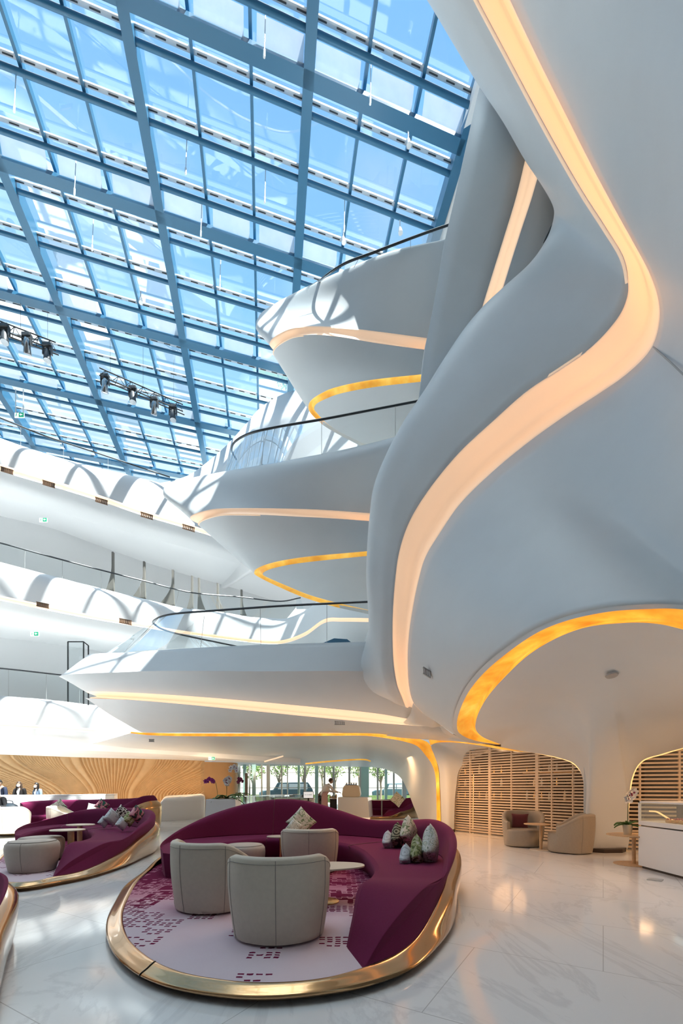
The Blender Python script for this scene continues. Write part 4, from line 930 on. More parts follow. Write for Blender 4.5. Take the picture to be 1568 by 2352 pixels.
# ================================================================ furniture
# ---- round sofa islands: bronze base, rug, plum sofa
RIM = [(.15,2.87,.10),(.34,3.15,.20),(.70,3.70,.36),(1.0,4.2,.46),(1.2,4.7,.6),(1.38,5.35,.70),(1.42,5.8,.79),(1.33,6.4,.83),(1.0,7.3,.745),(.5,7.8,.73),(0,8.15,.86),(-.6,8.35,1.02),(-1.2,8.4,1.065),(-1.8,8.25,.98),(-2.3,7.9,.82),(-2.68,7.4,.61),(-2.76,6.85,.47),(-2.62,6.3,.44),(-2.40,5.85,.43)]
FRONT = [(.036,3.29),(.09,3.62),(.15,3.95),(.27,4.3),(.36,4.73),(.36,5.2),(.33,5.6),(.27,6.1),(.12,6.65),(-.12,7.0),(-.45,7.3),(-.85,7.47),(-1.25,7.5),(-1.55,7.33),(-1.8,7.02),(-1.97,6.7),(-2.06,6.4),(-2.1,6.05),(-2.12,5.72)]
SEATZ = [.10,.27] + [.43] * 14 + [.43,.43,.42]
GOLD = [(.16,2.88,.115),(.42,3.13,.12),(.66,3.5,.16),(.95,4.1,.31),(1.14,4.65,.38),(1.36,5.3,.48),(1.46,5.8,.56),(1.40,6.45,.6),(1.08,7.37,.55),(.56,7.9,.5),(.04,8.25,.55),(-.6,8.45,.6),(-1.2,8.5,.62),(-1.84,8.35,.55),(-2.38,7.97,.42),(-2.78,7.44,.3),(-2.88,6.9,.2),(-2.80,6.35,.14),(-2.64,5.58,.115),(-2.37,4.80,.11),(-2.09,4.11,.11),(-1.75,3.51,.11),(-1.40,3.09,.11),(-1.09,2.84,.11),(-.78,2.71,.11),(-.47,2.66,.11),(-.13,2.715,.11)]
BASE = [(.22,2.8),(.54,3.10),(.86,3.66),(1.05,4.12),(1.2,4.64),(1.40,5.3),(1.47,5.8),(1.42,6.5),(1.1,7.4),(.58,7.95),(.05,8.3),(-.6,8.5),(-1.2,8.55),(-1.85,8.4),(-2.4,8.0),(-2.82,7.45),(-2.95,6.9),(-2.88,6.3),(-2.73,5.53),(-2.45,4.75),(-2.17,4.06),(-1.82,3.45),(-1.46,3.02),(-1.13,2.77),(-.8,2.64),(-.48,2.59),(-.12,2.65)]
PC = Vector((-.7, 5.5, 0))
def make_pod(fn=None, rim_z=None, gap=None):
    fn = fn or (lambda x, y: (x - PC.x, y - PC.y))
    root = empty('sofa_island', PC, 0)
    RIM_ = [(x, y, rim_z[k]) if rim_z else (x, y, z) for k, (x, y, z) in enumerate(RIM)]
    GOLD_ = [(x, y, (min(z, max(.12, RIM_[k][2] - .2)) if max(rim_z) < 1 else max(z, RIM_[k][2] - .16) if 5 < k < 10 else z) if (rim_z and k < 19) else z) for k, (x, y, z) in enumerate(GOLD)]
    if gap: GOLD_ = [(x, y, RIM_[k][2] - gap if 2 < k < 14 else z) for k, (x, y, z) in enumerate(GOLD_)]
    cc = [sum(v) / len(BASE) for v in zip(*[fn(*b) for b in BASE])]
    def V(x, y, z):
        a, b = fn(x, y); return Vector((a - cc[0], b - cc[1], z))
    root['cx'] = cc[0]; root['cy'] = cc[1]
    n = len(GOLD); nu = 216
    Bs = [V(x, y, 0.0) for x, y in BASE]
    ctr = Vector((0, 0, 0))
    def outw(v, k): d = Vector((v.x, v.y, 0)); return d.normalized() * k
    foot = [b - outw(b, .06) for b in Bs]
    bul = []; up2 = []
    for b, (gx, gy, gz) in zip(Bs, GOLD_):
        g = V(gx, gy, gz)
        bul.append(Vector((b.x, b.y, 0)) + outw(b, .02) + Vector((0, 0, .055)))
        t = .6; up2.append(Vector((b.x + (g.x - b.x) * t, b.y + (g.y - b.y) * t, gz * .78)) + outw(b, .025 + .07 * min(1, max(0, gz - .13) / .4)))
    Gs = [V(*g) for g in GOLD_]
    inn = [g - outw(g, .03) + Vector((0, 0, -.012)) for g in Gs]
    rails = [foot, bul, up2, Gs, inn]
    vs = []; fs = []; grid = []
    rr = [spl(r, nu, True) for r in rails]
    for i in range(nu): grid.append(spl([r[i] for r in rr], 17))
    m = 17; vs = [v for c in grid for v in c]
    for i in range(nu):
        i2 = (i + 1) % nu
        for j in range(m - 1): fs.append((i * m + j, i * m + j + 1, i2 * m + j + 1, i2 * m + j))
    sh = mesh('base_shell', vs, fs, M['bronze'], root)
    sharp(sh, 60)
    # dark shadow joint in the bronze rim
    q = MB(); k = 22
    i = int(k / n * nu) + 3; q.tube([grid[i][j] + outw(grid[i][j], .003) + Vector((0, 0, .002)) for j in range(1, 15)], .004, 5); q.build('rim_joint', M['black'], root, True)
    # rug
    edge = spl([Vector((g.x, g.y, 0)) - outw(g, .02) for g in Gs], nu, True)
    vs = [Vector((0, 0, .10))]; fs = []
    for s in (.35, .7, 1.0): vs += [Vector((e.x * s, e.y * s, .10)) for e in edge]
    for i in range(nu):
        i2 = (i + 1) % nu; fs.append((0, 1 + i, 1 + i2))
        for r_ in range(2): fs.append((1 + r_ * nu + i, 1 + (r_ + 1) * nu + i, 1 + (r_ + 1) * nu + i2, 1 + r_ * nu + i2))
    mesh('rug', vs, fs, M['rug'], root, label='mauve rug with burgundy dashes')
    # sofa skin
    A, B1, B2, Cc, D1, D2, E1, E2, Fm, Gg = ([] for _ in range(10))
    for k, (rim, fr, sz) in enumerate(zip(RIM_, FRONT, SEATZ)):
        rimv = V(*rim); frv = V(fr[0], fr[1], 0); flat = Vector((rimv.x - frv.x, rimv.y - frv.y, 0)); ln = flat.length; d = flat.normalized()
        e = min(1.0, k / 2.0, (18 - k) / 1.0 + .35)
        bh = max(0.0, rim[2] - sz)
        jt = ln - min(.30, .05 + bh * .42) if bh > .03 else ln * .93
        jt = max(ln * .45, jt)
        A.append(frv + d * (.10 * e) + Vector((0, 0, .09)))
        B1.append(frv + d * (.015) + Vector((0, 0, .10 + (sz - .10) * .55)))
        B2.append(frv + Vector((0, 0, sz - .045 * min(1, (sz - .08) / .2))))
        Cc.append(frv + d * .05 + Vector((0, 0, sz)))
        D1.append(frv + d * (jt * .96) + Vector((0, 0, sz + .004)))
        D2.append(frv + d * (jt + .02) + Vector((0, 0, sz + .02 * min(1, bh * 4))))
        E1.append(frv + d * (ln - min(.12, bh * .3) - .01) + Vector((0, 0, max(sz, rim[2] - .03 - .04 * min(1, bh * 2)))))
        E2.append(rimv - d * .04 * min(1, bh * 5) + Vector((0, 0, .012 * min(1, bh * 5))))
        g = V(*GOLD_[k])
        Fm.append(rimv + d * .035 * min(1, bh * 5) + Vector((0, 0, -.03 * min(1, bh * 5))))
        tl_ = min(1, max(0, (k - 13) / 3)); gg = Vector((g.x, g.y, GOLD_[k][2])) - outw(g, .01); Gg.append(gg.lerp(Vector((rimv.x, rimv.y, .09)) - d * .05, tl_))
    NU = 200
    segs = [('seat_front', [A, B1, B2, Cc], 5), ('seat', [Cc, D1, D2], 6), ('backrest', [D2, E1, E2, Fm, Gg], 5)]
    for nm, rl, nv in segs:
        rs = [spl(r, NU) for r in rl]; grid = []
        for i in range(NU):
            grid.append(spl([r[i] for r in rs], (len(rl) - 1) * nv + 1))
        m = len(grid[0]); vs = [v for c in grid for v in c]
        fs = [(i * m + j, (i + 1) * m + j, (i + 1) * m + j + 1, i * m + j + 1) for i in range(NU - 1) for j in range(m - 1)]
        mesh(nm, vs, fs, M['purple'], root)
    # end faces
    for k, nm in ((0, 'end_panel'), (18, 'end_panel')):
        loop = [A[k], B1[k], B2[k], Cc[k], D1[k], E1[k], E2[k], Fm[k], Gg[k], Gg[k] * 1 + Vector((0, 0, .09 - Gg[k].z))]
        mesh(nm, loop, [tuple(range(len(loop)))], M['purple'], root, smooth=False)
    # upholstery seams across seat and back
    for u in (8.0, 12.2):
        i = int(u / 18 * (NU - 1)); q = MB()
        rs = [spl(r, NU)[i] for r in (B1, B2, Cc, D1, D2, E1, E2, Fm)]
        ct = spl(rs, 36)
        q.tube([v + Vector((0, 0, .001)) for v in ct], .0045, 5); q.build('seam', M['burgundy'], root, True)
    return root
def copy_tree(o, parent=None, loc=None, rz=None, label=None, group=None):
    c = o.copy(); COL.objects.link(c)
    if parent: c.parent = parent
    if loc is not None: c.location = loc
    if rz is not None: c.rotation_euler = (0, 0, rz)
    if label: c['label'] = label
    if group: c['group'] = group
    for ch in [x for x in kids.get(o.name, [])]: copy_tree(ch, c)
    return c
kids = {}
def register(root):
    """remember who hangs under whom, so copies take their parts along"""
    for o in [root] + list(root.children_recursive):
        kids[o.name] = list(o.children)
    return root
PODG = 'round plum sofa islands on bronze bases'
pod = make_pod(); pod.location = (pod['cx'] + PC.x, pod['cy'] + PC.y, 0); register(pod)
tag(pod, 'large plum sofa island in the foreground with three beige tub chairs on its rug', 'sofa', PODG)
TIP = Vector((.15, 2.87))
def turned(deg, sx=1.0, sy=1.0, squash=1.0):
    a = R(deg)
    def fn(x, y):
        if x < TIP.x: x = TIP.x - (TIP.x - x) * squash
        dx, dy = x - TIP.x, y - TIP.y
        return ((dx * math.cos(a) - dy * math.sin(a)) * sx, (dx * math.sin(a) + dy * math.cos(a)) * sy)
    return fn
def pod_new(tip, fn, rim_z, label, gap=None):
    c = make_pod(fn, rim_z, gap); c.location = (tip[0] + c['cx'], tip[1] + c['cy'], 0)
    return tag(c, label, 'sofa', PODG)
LOW = [.10,.20,.36,.46,.6,.70,.78,.82,.82,.80,.78,.74,.68,.60,.54,.50,.46,.44,.43]
pod2 = pod_new((-3.86, 5.82), turned(24, 1, 1, .43), LOW, 'plum sofa island in the middle distance at the left with two round stools')
LONG = [.10,.20,.36,.46,.6,.74,.90,1.04,1.06,1.02,.98,.94,.92,.90,.88,.86,.84,.82,.8]
pod3 = pod_new((-8.85, 11.75), turned(-25, 1.14, .5), LONG, 'plum sofa island far left where a person in black sits'); register(pod3)
SHORT = [.10,.18,.30,.42,.48,.52,.53,.54,.54,.54,.54,.54,.52,.50,.48,.46,.45,.44,.43]
pod4 = pod_new((-1.72, 1.14), turned(50), SHORT, 'bronze-backed sofa island cut off at the lower left edge of the photo', .09)
pod5 = copy_tree(pod3, None, Vector((1.7 + pod3['cx'] * .55, 18.4 + pod3['cy'] * .55, 0)), 0, 'small far plum sofa island beside the gold-striped column', PODG); pod5.scale = (.55, .55, .85)
# ---- beige tub chairs
def make_tub(name='tub_chair', leather='leather', w=.84, h=.66):
    root = empty(name, (0, 0, 0))
    # wall: open towards +Y (the sitter faces +Y); back towards -Y
    def prof(a, t):   # a: angle from the back (-Y), t: 0 bottom .. 1 top
        am = abs(a) / R(128)
        top = h * (1 - .30 * smooth((am - .42) / .58) )
        z = .02 + (top - .02) * t
        r = .5 * w * (.885 + .13 * math.sin(PI * min(1, (z / h)) * .62))
        rr = r * (1 - .04 * am * am)
        return Vector((rr * math.sin(a), -rr * math.cos(a) * .97, z))
    na, nt_ = 73, 14
    vs = []; fs = []
    grid = []
    for i in range(na):
        a = R(-128) + R(256) * i / (na - 1)
        col = [prof(a, t / nt_) for t in range(nt_ + 1)]
        topo = col[-1]; d = Vector((topo.x, topo.y, 0)).normalized(); th = .085
        col += [topo - d * .012 + Vector((0, 0, .014)), topo - d * .04 + Vector((0, 0, .024)), topo - d * (th - .012) + Vector((0, 0, .014)), topo - d * th]
        for t in range(6, -1, -1):
            p = prof(a, t / 7.0 * .98); dd = Vector((p.x, p.y, 0)).normalized(); col.append(p - dd * th)
        grid.append(col)
    m = len(grid[0]); vs = [v for c in grid for v in c]
    fs = [(i * m + j, (i + 1) * m + j, (i + 1) * m + j + 1, i * m + j + 1) for i in range(na - 1) for j in range(m - 1)]
    fs += [tuple(range(m)), tuple(range((na - 1) * m, na * m))[::-1]]
    o = mesh('back_shell', vs, fs, M[leather], root); sharp(o, 60)
    # seat
    q = MB(); pts = []
    for k in range(40):
        a = 2 * PI * k / 40; c, s = math.cos(a), math.sin(a)
        x = .36 * math.copysign(abs(c) ** .75, c); y = .37 * math.copysign(abs(s) ** .75, s) + .02
        pts.append((x * w / .84, y * w / .84))
    lay = [(.97, .02), (1.0, .06), (1.0, .33), (.985, .365), (.94, .385), (.5, .395), (0.02, .397)]
    vs = [Vector((x * s, y * s, z)) for s, z in lay for x, y in pts]; n = 40
    fs = [(l * n + k, l * n + (k + 1) % n, (l + 1) * n + (k + 1) % n, (l + 1) * n + k) for l in range(len(lay) - 1) for k in range(n)] + [tuple(range(n))[::-1]]
    mesh('seat', vs, fs, M[leather], root)
    for a in (-62, 0, 62):
        q = MB(); q.tube([prof(R(a), t / 12) * 1.0 + Vector((math.sin(R(a)), -math.cos(R(a)), 0)) * .001 for t in range(13)], .0028, 5); q.build('seam', M['seam'], root, True)
    q = MB(); q.tube([prof(R(-126 + 252 * k / 60), .955) + Vector((math.sin(R(-126 + 252 * k / 60)), -math.cos(R(-126 + 252 * k / 60)), 0)) * .001 for k in range(61)], .0026, 5); q.build('seam', M['seam'], root, True)
    return register(root)
tub = make_tub()
CH = 'beige leather tub chairs on the sofa islands'
tub.location = (-.515, 3.62, .10); tub.rotation_euler = (0, 0, R(4)); tag(tub, 'nearest beige tub chair, back towards us, in the middle of the foreground rug', 'chair', CH)
def tub_at(x, y, deg, label, z=.10, s=1.0):
    c = copy_tree(tub, None, Vector((x, y, z)), R(deg), label, CH); c.scale = (s, s, s); return c
tub_at(-1.30, 4.44, -32, 'beige tub chair at the left of the foreground rug, turned slightly right')
tub_at(-.46, 6.32, 2, 'beige tub chair furthest back on the foreground rug, in front of the diamond cushion').scale = (1, 1, .93)
# ---- lounge armchairs at the right
def make_lounge():
    root = make_tub('lounge_armchair', 'taupe2', .90, .76); return root
M['taupe2'] = simple('khaki_leather', (0.40, 0.345, 0.27), 0.5, spec=0.35, noise=0.03, nscale=30, bump=0.1, bscale=500)
AR = 'khaki armchairs in front of the slatted screen'
la = make_lounge(); pa = G(1206, 1944); la.location = (pa.x, pa.y + .12, 0); la.rotation_euler = (0, 0, R(160)); tag(la, 'khaki armchair facing us with a burgundy cushion in front of the slatted screen', 'armchair', AR)
pb_ = G(1316, 1962); lb = copy_tree(la, None, Vector((pb_.x + .1, pb_.y + .3, 0)), R(64), 'khaki armchair turned sideways beside the white column', AR)
def ottoman():
    root = empty('stool', (0, 0, 0)); q = MB()
    q.lathe([(0, 0), (.245, 0), (.262, .02), (.295, .18), (.305, .29), (.298, .345), (.275, .375), (.26, .38), (.255, .385), (.1, .395), (0, .397)], 40); q.build('body', M['taupe'], root, True, deg=70)
    q = MB()
    for a in (0, 120, 240):
        c, s = math.cos(R(a + 260)), math.sin(R(a + 260)); q.tube([(c * r, s * r, z) for r, z in [(.264, .03), (.297, .18), (.307, .29), (.30, .345), (.277, .377)]], .003, 5)
    q.tube([(.262 * math.cos(2 * PI * k / 48), .262 * math.sin(2 * PI * k / 48), .383) for k in range(49)], .004, 5); q.build('seam', M['seam'], root, True)
    return register(root)
OT = 'round taupe stools'
ot = ottoman(); ot.location = (-1.36, 6.1, .10); ot.scale = (.95, .95, 1.06); tag(ot, 'round taupe stool between the chairs on the foreground sofa island', 'stool', OT)
p = G(76, 1990, .1); o2 = copy_tree(ot, None, Vector((-4.5, 6.35, .10)), R(20), 'nearer round taupe stool beside the pointed sofa end on the left island', OT); o2.scale = (1.12, 1.12, 1.12)
o3 = copy_tree(ot, None, Vector((-5.0, 7.25, .10)), R(50), 'round taupe stool half hidden behind the nearer one on the left island', OT); o3.scale = (1.12, 1.12, 1.0)
# ---- tables
def table(name, label, loc, h, rx, ry, rot=0, leg_off=(0, 0), leg='oak', base='brass', top='table_top', pr=.03, br_=.17, group=None, pointed=.0):
    root = empty(name, loc, rot, label, 'table', group)
    q = MB(); pts = []
    for k in range(48):
        a = 2 * PI * k / 48; c, s = math.cos(a), math.sin(a); f = 1 - pointed * (0.5 + .5 * c) * abs(s)
        pts.append((rx * c, ry * s * f))
    q.prism(pts, h - .018, h); o = q.build('table_top', M[top], root, bevel=.004)
    q = MB(); q.lathe([(0, .012), (pr, .012), (pr, h - .018), (0, h - .018)], 16, (leg_off[0], leg_off[1], 0)); q.build('leg', M[leg], root, True)
    q = MB(); q.lathe([(0, 0), (br_, 0), (br_, .01), (br_ - .01, .014), (0, .014)], 32, (leg_off[0], leg_off[1], 0)); q.build('base', M[base], root, True)
    return root
table('side_table', 'low cream table with a pointed top and brass foot beside the nearest tub chair', (-.18, 4.62, .10), .38, .43, .30, R(8), (.0, -.02), leg='brass', pr=.022, br_=.15, pointed=.35)
table('side_table', 'small cream table peeking out beside the furthest tub chair', (-.98, 7.0, .10), .43, .22, .17, 0, leg='brass', pr=.02, br_=.15)
table('side_table', 'nearer pale oval table with a wooden leg on the left sofa island', (-4.62, 7.35, .10), .50, .27, .21, R(10), (.05, 0), pr=.05, br_=.12, base='oak')
table('side_table', 'further pale oval table with a wooden leg on the left sofa island', (-5.03, 8.40, .10), .50, .27, .2, R(-10), (-.02, 0), pr=.045, br_=.12, base='oak')
pt = G(1233, 1952); table('side_table', 'tall round wooden table beside the armchair with the burgundy cushion', (pt.x, pt.y, 0), .55, .26, .26, 0, (.08, 0), top='oak', base='table_top', pr=.03, br_=.22)
table('side_table', 'round wooden table carrying an orchid beside the display case', (4.98, 7.42, 0), .51, .42, .36, 0, top='oak', base='oak', pr=.03, br_=.3)
p = G(858, 1868); table('side_table', 'thin-legged table beside the far plum sofa island', (p.x - .0, 19.0, 0), .78, .45, .35, 0, (.1, 0), leg='frame_metal', base='frame_metal', pr=.03, br_=.2)
# ---- cushions
def cushion(name, label, loc, size, mat, rx=0, ry=0, rz=0, thick=.17, group=None):
    n = 18; vs = []; fs = []
    for side in (1, -1):
        for i in range(n + 1):
            for j in range(n + 1):
                u, v = -1 + 2 * i / n, -1 + 2 * j / n
                pinch = 1 - .07 * (1 - u * u) * abs(v) ** 3 ; pinch2 = 1 - .07 * (1 - v * v) * abs(u) ** 3
                b = ((1 - u ** 4) * (1 - v ** 4)) ** .55
                vs.append(Vector((u * size / 2 * pinch2, side * (thick / 2 * b + .004), v * size / 2 * pinch)))
    m = (n + 1) ** 2
    for i in range(n):
        for j in range(n):
            a = i * (n + 1) + j; f = (a, a + n + 1, a + n + 2, a + 1)
            fs.append(f); fs.append(tuple(m + q for q in f[::-1]))
    ed = [i * (n + 1) for i in range(n + 1)] + [n * (n + 1) + j for j in range(1, n + 1)] + [i * (n + 1) + n for i in range(n - 1, -1, -1)] + [j for j in range(n - 1, 0, -1)]
    for a, c in zip(ed, ed[1:] + ed[:1]): fs.append((a, c, m + c, m + a))
    o = mesh(name, vs, fs, M[mat], None, True, loc, label, 'cushion', group); sharp(o, 75)
    o.rotation_euler = (R(rx), R(ry), R(rz)); return o
def cpx(x, y, d): return P(x, y, d)
CU = 'printed cushions on the foreground sofa island'
cushion('cushion', 'cream palm-print cushion standing on its corner against the back of the foreground sofa', P(692, 1888, 7.45), .39, 'palm_print', -22, 45, 4, .15, CU)
cushion('cushion', 'small leaf-print cushion leaning on the diamond palm-print one', P(676, 1899, 7.22), .22, 'palm_print_b', -24, 38, 10, .10, CU)
c_ = CU
cushion('cushion', 'small pale grey cushion at the left end of the back trio on the sofa arm', P(891, 1932, 6.35), .23, 'silver_print', 0, 40, 66, .13, c_)
cushion('cushion', 'dark swirl-print cushion in the middle of the back trio on the sofa arm', P(913, 1922, 6.38), .31, 'zebra_print', 0, 40, 68, .15, c_)
cushion('cushion', 'tall cream palm-print cushion, tallest of the back trio on the sofa arm', P(938, 1913, 6.4), .38, 'palm_print', 0, 40, 60, .17, c_)
cushion('cushion', 'small pale grey cushion at the left end of the front trio on the sofa arm', P(932, 1970, 5.1), .24, 'silver_print', 0, 42, 68, .12, c_)
cushion('cushion', 'olive leaf-print cushion in the middle of the front trio on the sofa arm', P(957, 1959, 5.15), .32, 'olive_print', 0, 42, 72, .13, c_)
cushion('cushion', 'large cream and green cushion, rightmost of the front trio on the sofa arm', P(988, 1947, 5.2), .41, 'palm_print_b', 0, 42, 70, .17, c_)
c2 = 'printed cushions on the left sofa island'
for x, y, d, s, mt, rz, l in [(238, 1888, 9.2, .19, 'silver_print', 55, 'small pale cushion lowest and leftmost in the cluster on the left sofa island'), (257, 1877, 9.25, .29, 'silver_print', 58, 'tall pale grey cushion second from the left on the left sofa island'), (280, 1872, 9.4, .33, 'leopard_print', 20, 'black and cream spotted cushion in the middle of the left sofa island cluster'),
                         (280, 1892, 8.6, .21, 'silver_print', 60, 'small pale cushion in front of the spotted one on the left sofa island'), (296, 1882, 8.7, .23, 'olive_print', 62, 'olive leaf cushion right of the spotted one on the left sofa island'), (314, 1870, 8.8, .27, 'pink_print', 64, 'pink and green cushion at the right end of the left sofa island cluster')]:
    cushion('cushion', l, P(x, y, d), s, mt, 0, 40, rz, .14, c2)
c3 = 'printed cushions on the far left sofa island'
cushion('cushion', 'palm-print cushion behind the small tub chair on the far left sofa island', P(135, 1852, 13.3), .34, 'palm_print', -18, 50, 5, .15, c3)
cushion('cushion', 'cream cushion beside the pink one on the far left sofa island', P(212, 1857, 12.6), .28, 'palm_print_b', -15, 10, 10, .13, c3)
cushion('cushion', 'pink and green cushion at the right of the far left sofa island', P(234, 1850, 12.55), .3, 'pink_print', -12, 40, 30, .15, c3)
cushion('cushion', 'burgundy cushion on the armchair that faces us', (pa.x - .04, pa.y + .20, .55), .36, 'burgundy', 15, 0, -20, .13, 'burgundy cushions on the khaki armchairs')
cushion('cushion', 'burgundy cushion half hidden in the sideways armchair', (pb_.x + .27, pb_.y + .20, .56), .34, 'burgundy', 12, 0, -116, .12, 'burgundy cushions on the khaki armchairs')
cushion('cushion', 'palm-print cushion on the far sofa island beside the gold-striped column', P(913, 1836, 18.0), .50, 'palm_print', -18, 40, 0, .16)
# chairs of the far left island
tub_at(-8.75, 11.55, 10, 'beige tub chair in front of the person in black on the far left island', s=1.05)
tub_at(-8.05, 12.6, -75, 'small beige tub chair turned right beside the palm-print cushion on the far left island', s=1.0)

# ---- reception desk and white bench in the sunlit background
q = MB(); dk = [(-230,12.8),(-100,13.4),(0,14.0),(100,14.8),(180,15.6),(235,16.4),(262,17.2)]
pp = [Vector(((x - CX) / F * d, d, 0)) for x, d in dk]; pp = arc(pp, 30)
out_ = [(p.x, p.y) for p in pp] + [(p.x - .25, p.y + .75) for p in pp[::-1]]
rd = empty('reception_desk', (0, 0, 0), 0, 'long curved white desk the three masked people stand behind', 'desk')
q.prism(out_, 0, 1.02); q.build('body', M['lacquer'], rd, bevel=.02)
q = MB(); q.prism([((a - 0) , b) for a, b in out_], 1.02, 1.07); q.build('counter_top', M['lacquer'], rd, bevel=.01)
wbn = empty('white_plinth', (0, 0, 0), 0, 'low white sculpted plinth in the sunlit area behind the foreground sofa', 'plinth')
q = MB(); a = [G(352, 1888), G(470, 1880), G(470, 1858), G(365, 1862)]
vs = [(v.x, v.y, -.28) for v in a] + [(v.x + (.25 if k in (0, 3) else 0), v.y + .1, 1.02 - (.0 if k in (1, 2) else .12)) for k, v in enumerate(a)]
q.add(vs, [(3, 2, 1, 0), (4, 5, 6, 7), (0, 1, 5, 4), (1, 2, 6, 5), (2, 3, 7, 6), (3, 0, 4, 7)]); o = q.build('body', M['lacquer'], wbn, True, bevel=.22); o.modifiers['bevel'].segments = 5
# ---- orchids
def petal(q, c, u, v, n, ln, wd, mi=0):
    """one cupped petal from centre c along u, width along v, cupping along n"""
    vs = []
    for s in (0, .35, .7, 1.0):
        w = wd * (math.sin(PI * min(.98, s * .78 + .12)))
        for k in (-1, 0, 1): vs.append(c + u * ln * s + v * w * k * .5 + n * (ln * .22 * s * s - (.12 * wd if k == 0 else 0)))
    q.add(vs, [(r_ * 3 + k, r_ * 3 + k + 1, r_ * 3 + k + 4, r_ * 3 + k + 3) for r_ in range(3) for k in range(2)], mi)
def orchid(label, loc, h, lean, petals, nfl, rnd, leaves=5, leaf=.28, fs=.05, pot=None, group=None, nm='orchid', stems=1, az=0.0):
    root = empty(nm, loc, 0, label, 'orchid', group); rn = random.Random(rnd)
    z0 = 0.0
    if pot:
        q = MB(); q.lathe([(0, 0), (pot * .8, 0), (pot, .16), (pot * .92, .17), (pot * .9, .14), (0, .14)], 20); q.build('pot', M['cream_pot'], root, True); z0 = .14
    for k in range(leaves):
        a = 2 * PI * k / leaves + rn.uniform(-.3, .3); u = Vector((math.cos(a), math.sin(a), 0)); v = Vector((-u.y, u.x, 0)); q = MB(); vs = []
        L_ = leaf * rn.uniform(.8, 1.2); lift = rn.uniform(.35, 1.0)
        for s in range(7):
            t = s / 6; w = .075 * math.sin(PI * min(.97, t * .85 + .1)); c = u * L_ * t + Vector((0, 0, z0 + L_ * (lift * t - .75 * t * t)))
            for e in (-1, 0, 1): vs.append(c + v * w * e * .55 + Vector((0, 0, .018 * abs(e))))
        q.add(vs, [(r_ * 3 + e, r_ * 3 + e + 1, r_ * 3 + e + 4, r_ * 3 + e + 3) for r_ in range(6) for e in range(2)]); o = q.build('leaf', M['green'], root, True); md = o.modifiers.new('t', 'SOLIDIFY'); md.thickness = .006
    for st in range(stems):
        dv = Vector((math.cos(az + st * 2.2), math.sin(az + st * 2.2) * .5, 0)) * (lean if st == 0 else -lean * .6)
        hh = h * (1 - .12 * st)
        pts = spl([Vector((0, 0, z0)), Vector((dv.x * .15, dv.y * .15, z0 + hh * .5)), Vector((dv.x * .5, dv.y * .5, z0 + hh * .88)), Vector((dv.x * 1.1, dv.y * 1.1, z0 + hh)), Vector((dv.x * 1.9, dv.y * 1.9, z0 + hh * .93))], 24)
        q = MB(); q.tube(pts, .006, 6); q.build('stem', M['stem'], root, True)
        for k in range(nfl):
            t = .55 + .45 * k / max(1, nfl - 1); c = pts[int(t * 23)] + Vector((rn.uniform(-.03, .03), rn.uniform(-.05, -.01), rn.uniform(-.06, .01)))
            n = Vector((rn.uniform(-.4, .4), -1, rn.uniform(-.3, .3))).normalized(); u0 = n.cross(Vector((0, 0, 1))).normalized(); w0 = u0.cross(n)
            q = MB()
            for e in range(5):
                a = 2 * PI * e / 5 + .3; u = u0 * math.cos(a) + w0 * math.sin(a); petal(q, c, u, n.cross(u), n, fs, fs * (1.05 if e % 2 else .75))
            q.sphere(c + n * .008, fs * .2, 6, 5, 1)
            q.build('blossom', [M[petals], M['dark_petal']], root, True)
    return root
pl = empty('planter', (0, 0, 0), 0, 'white square planter box holding orchids behind the foreground sofa', 'planter')
pxl, pxr = P(474, 1835, 9.7), P(542, 1836, 9.7)
q = MB(); cx_, cw = (pxl.x + pxr.x) / 2, (pxr.x - pxl.x)
q.add([(cx_ - cw / 2 - .05, 9.65, 0), (cx_ + cw / 2, 9.65, 0), (cx_ + cw / 2, 10.2, 0), (cx_ - cw / 2 - .05, 10.2, 0), (cx_ - cw / 2, 9.65, 1.05), (cx_ + cw / 2, 9.65, 1.05), (cx_ + cw / 2, 10.2, 1.05), (cx_ - cw / 2, 10.2, 1.05)], [(3, 2, 1, 0), (0, 1, 5, 4), (1, 2, 6, 5), (2, 3, 7, 6), (3, 0, 4, 7), (4, 5, 6, 7)]); q.build('box', M['lacquer'], pl, bevel=.01)
q = MB(); q.box((cx_, 9.93, 1.052), (cw - .06, .48, .012)); q.build('soil', M['bark'], pl)
OR = 'orchids in the planter behind the foreground sofa'
orchid('magenta orchid leaning left in the white planter', (cx_ - .12, 9.85, 1.056), .47, -.14, 'pink_petal', 5, 1, 3, .2, .055, None, OR)
orchid('white orchid with a full upright head in the white planter', (cx_ + .08, 9.85, 1.056), .47, .03, 'white_petal', 12, 2, 6, .34, .06, None, OR, stems=2)
gl = empty('display_counter', (0, 0, 0), 0, 'long low glass display counter of the coffee bar behind the sofa back', 'counter')
c0, c1_ = P(546, 1842, 12.5), P(690, 1838, 17.0)
q = MB(); q.bar(Vector((c0.x, c0.y, .42)), Vector((c1_.x, c1_.y, .42)), .6, .84); q.build('body', M['lacquer'], gl)
q = MB(); q.bar(Vector((c0.x, c0.y, .95)), Vector((c1_.x, c1_.y, .95)), .56, .2); q.build('glass_case', M['window_glass'], gl)
q = MB()
for t in (0, .25, .5, .75, 1):
    p = c0.lerp(c1_, t); q.bar(Vector((p.x, p.y - .28, .84)), Vector((p.x, p.y - .28, 1.06)), .02, .02)
q.bar(Vector((c0.x, c0.y - .28, 1.06)), Vector((c1_.x, c1_.y - .28, 1.06)), .025, .02); q.build('frame', M['chrome'], gl)
orchid('tall orchid with white and burgundy blossoms on the glass counter beside the planter', (P(549, 1835, 12.4).x, 12.45, 1.07), .85, -.14, 'white_petal', 9, 5, 5, .26, .065, None, stems=1)
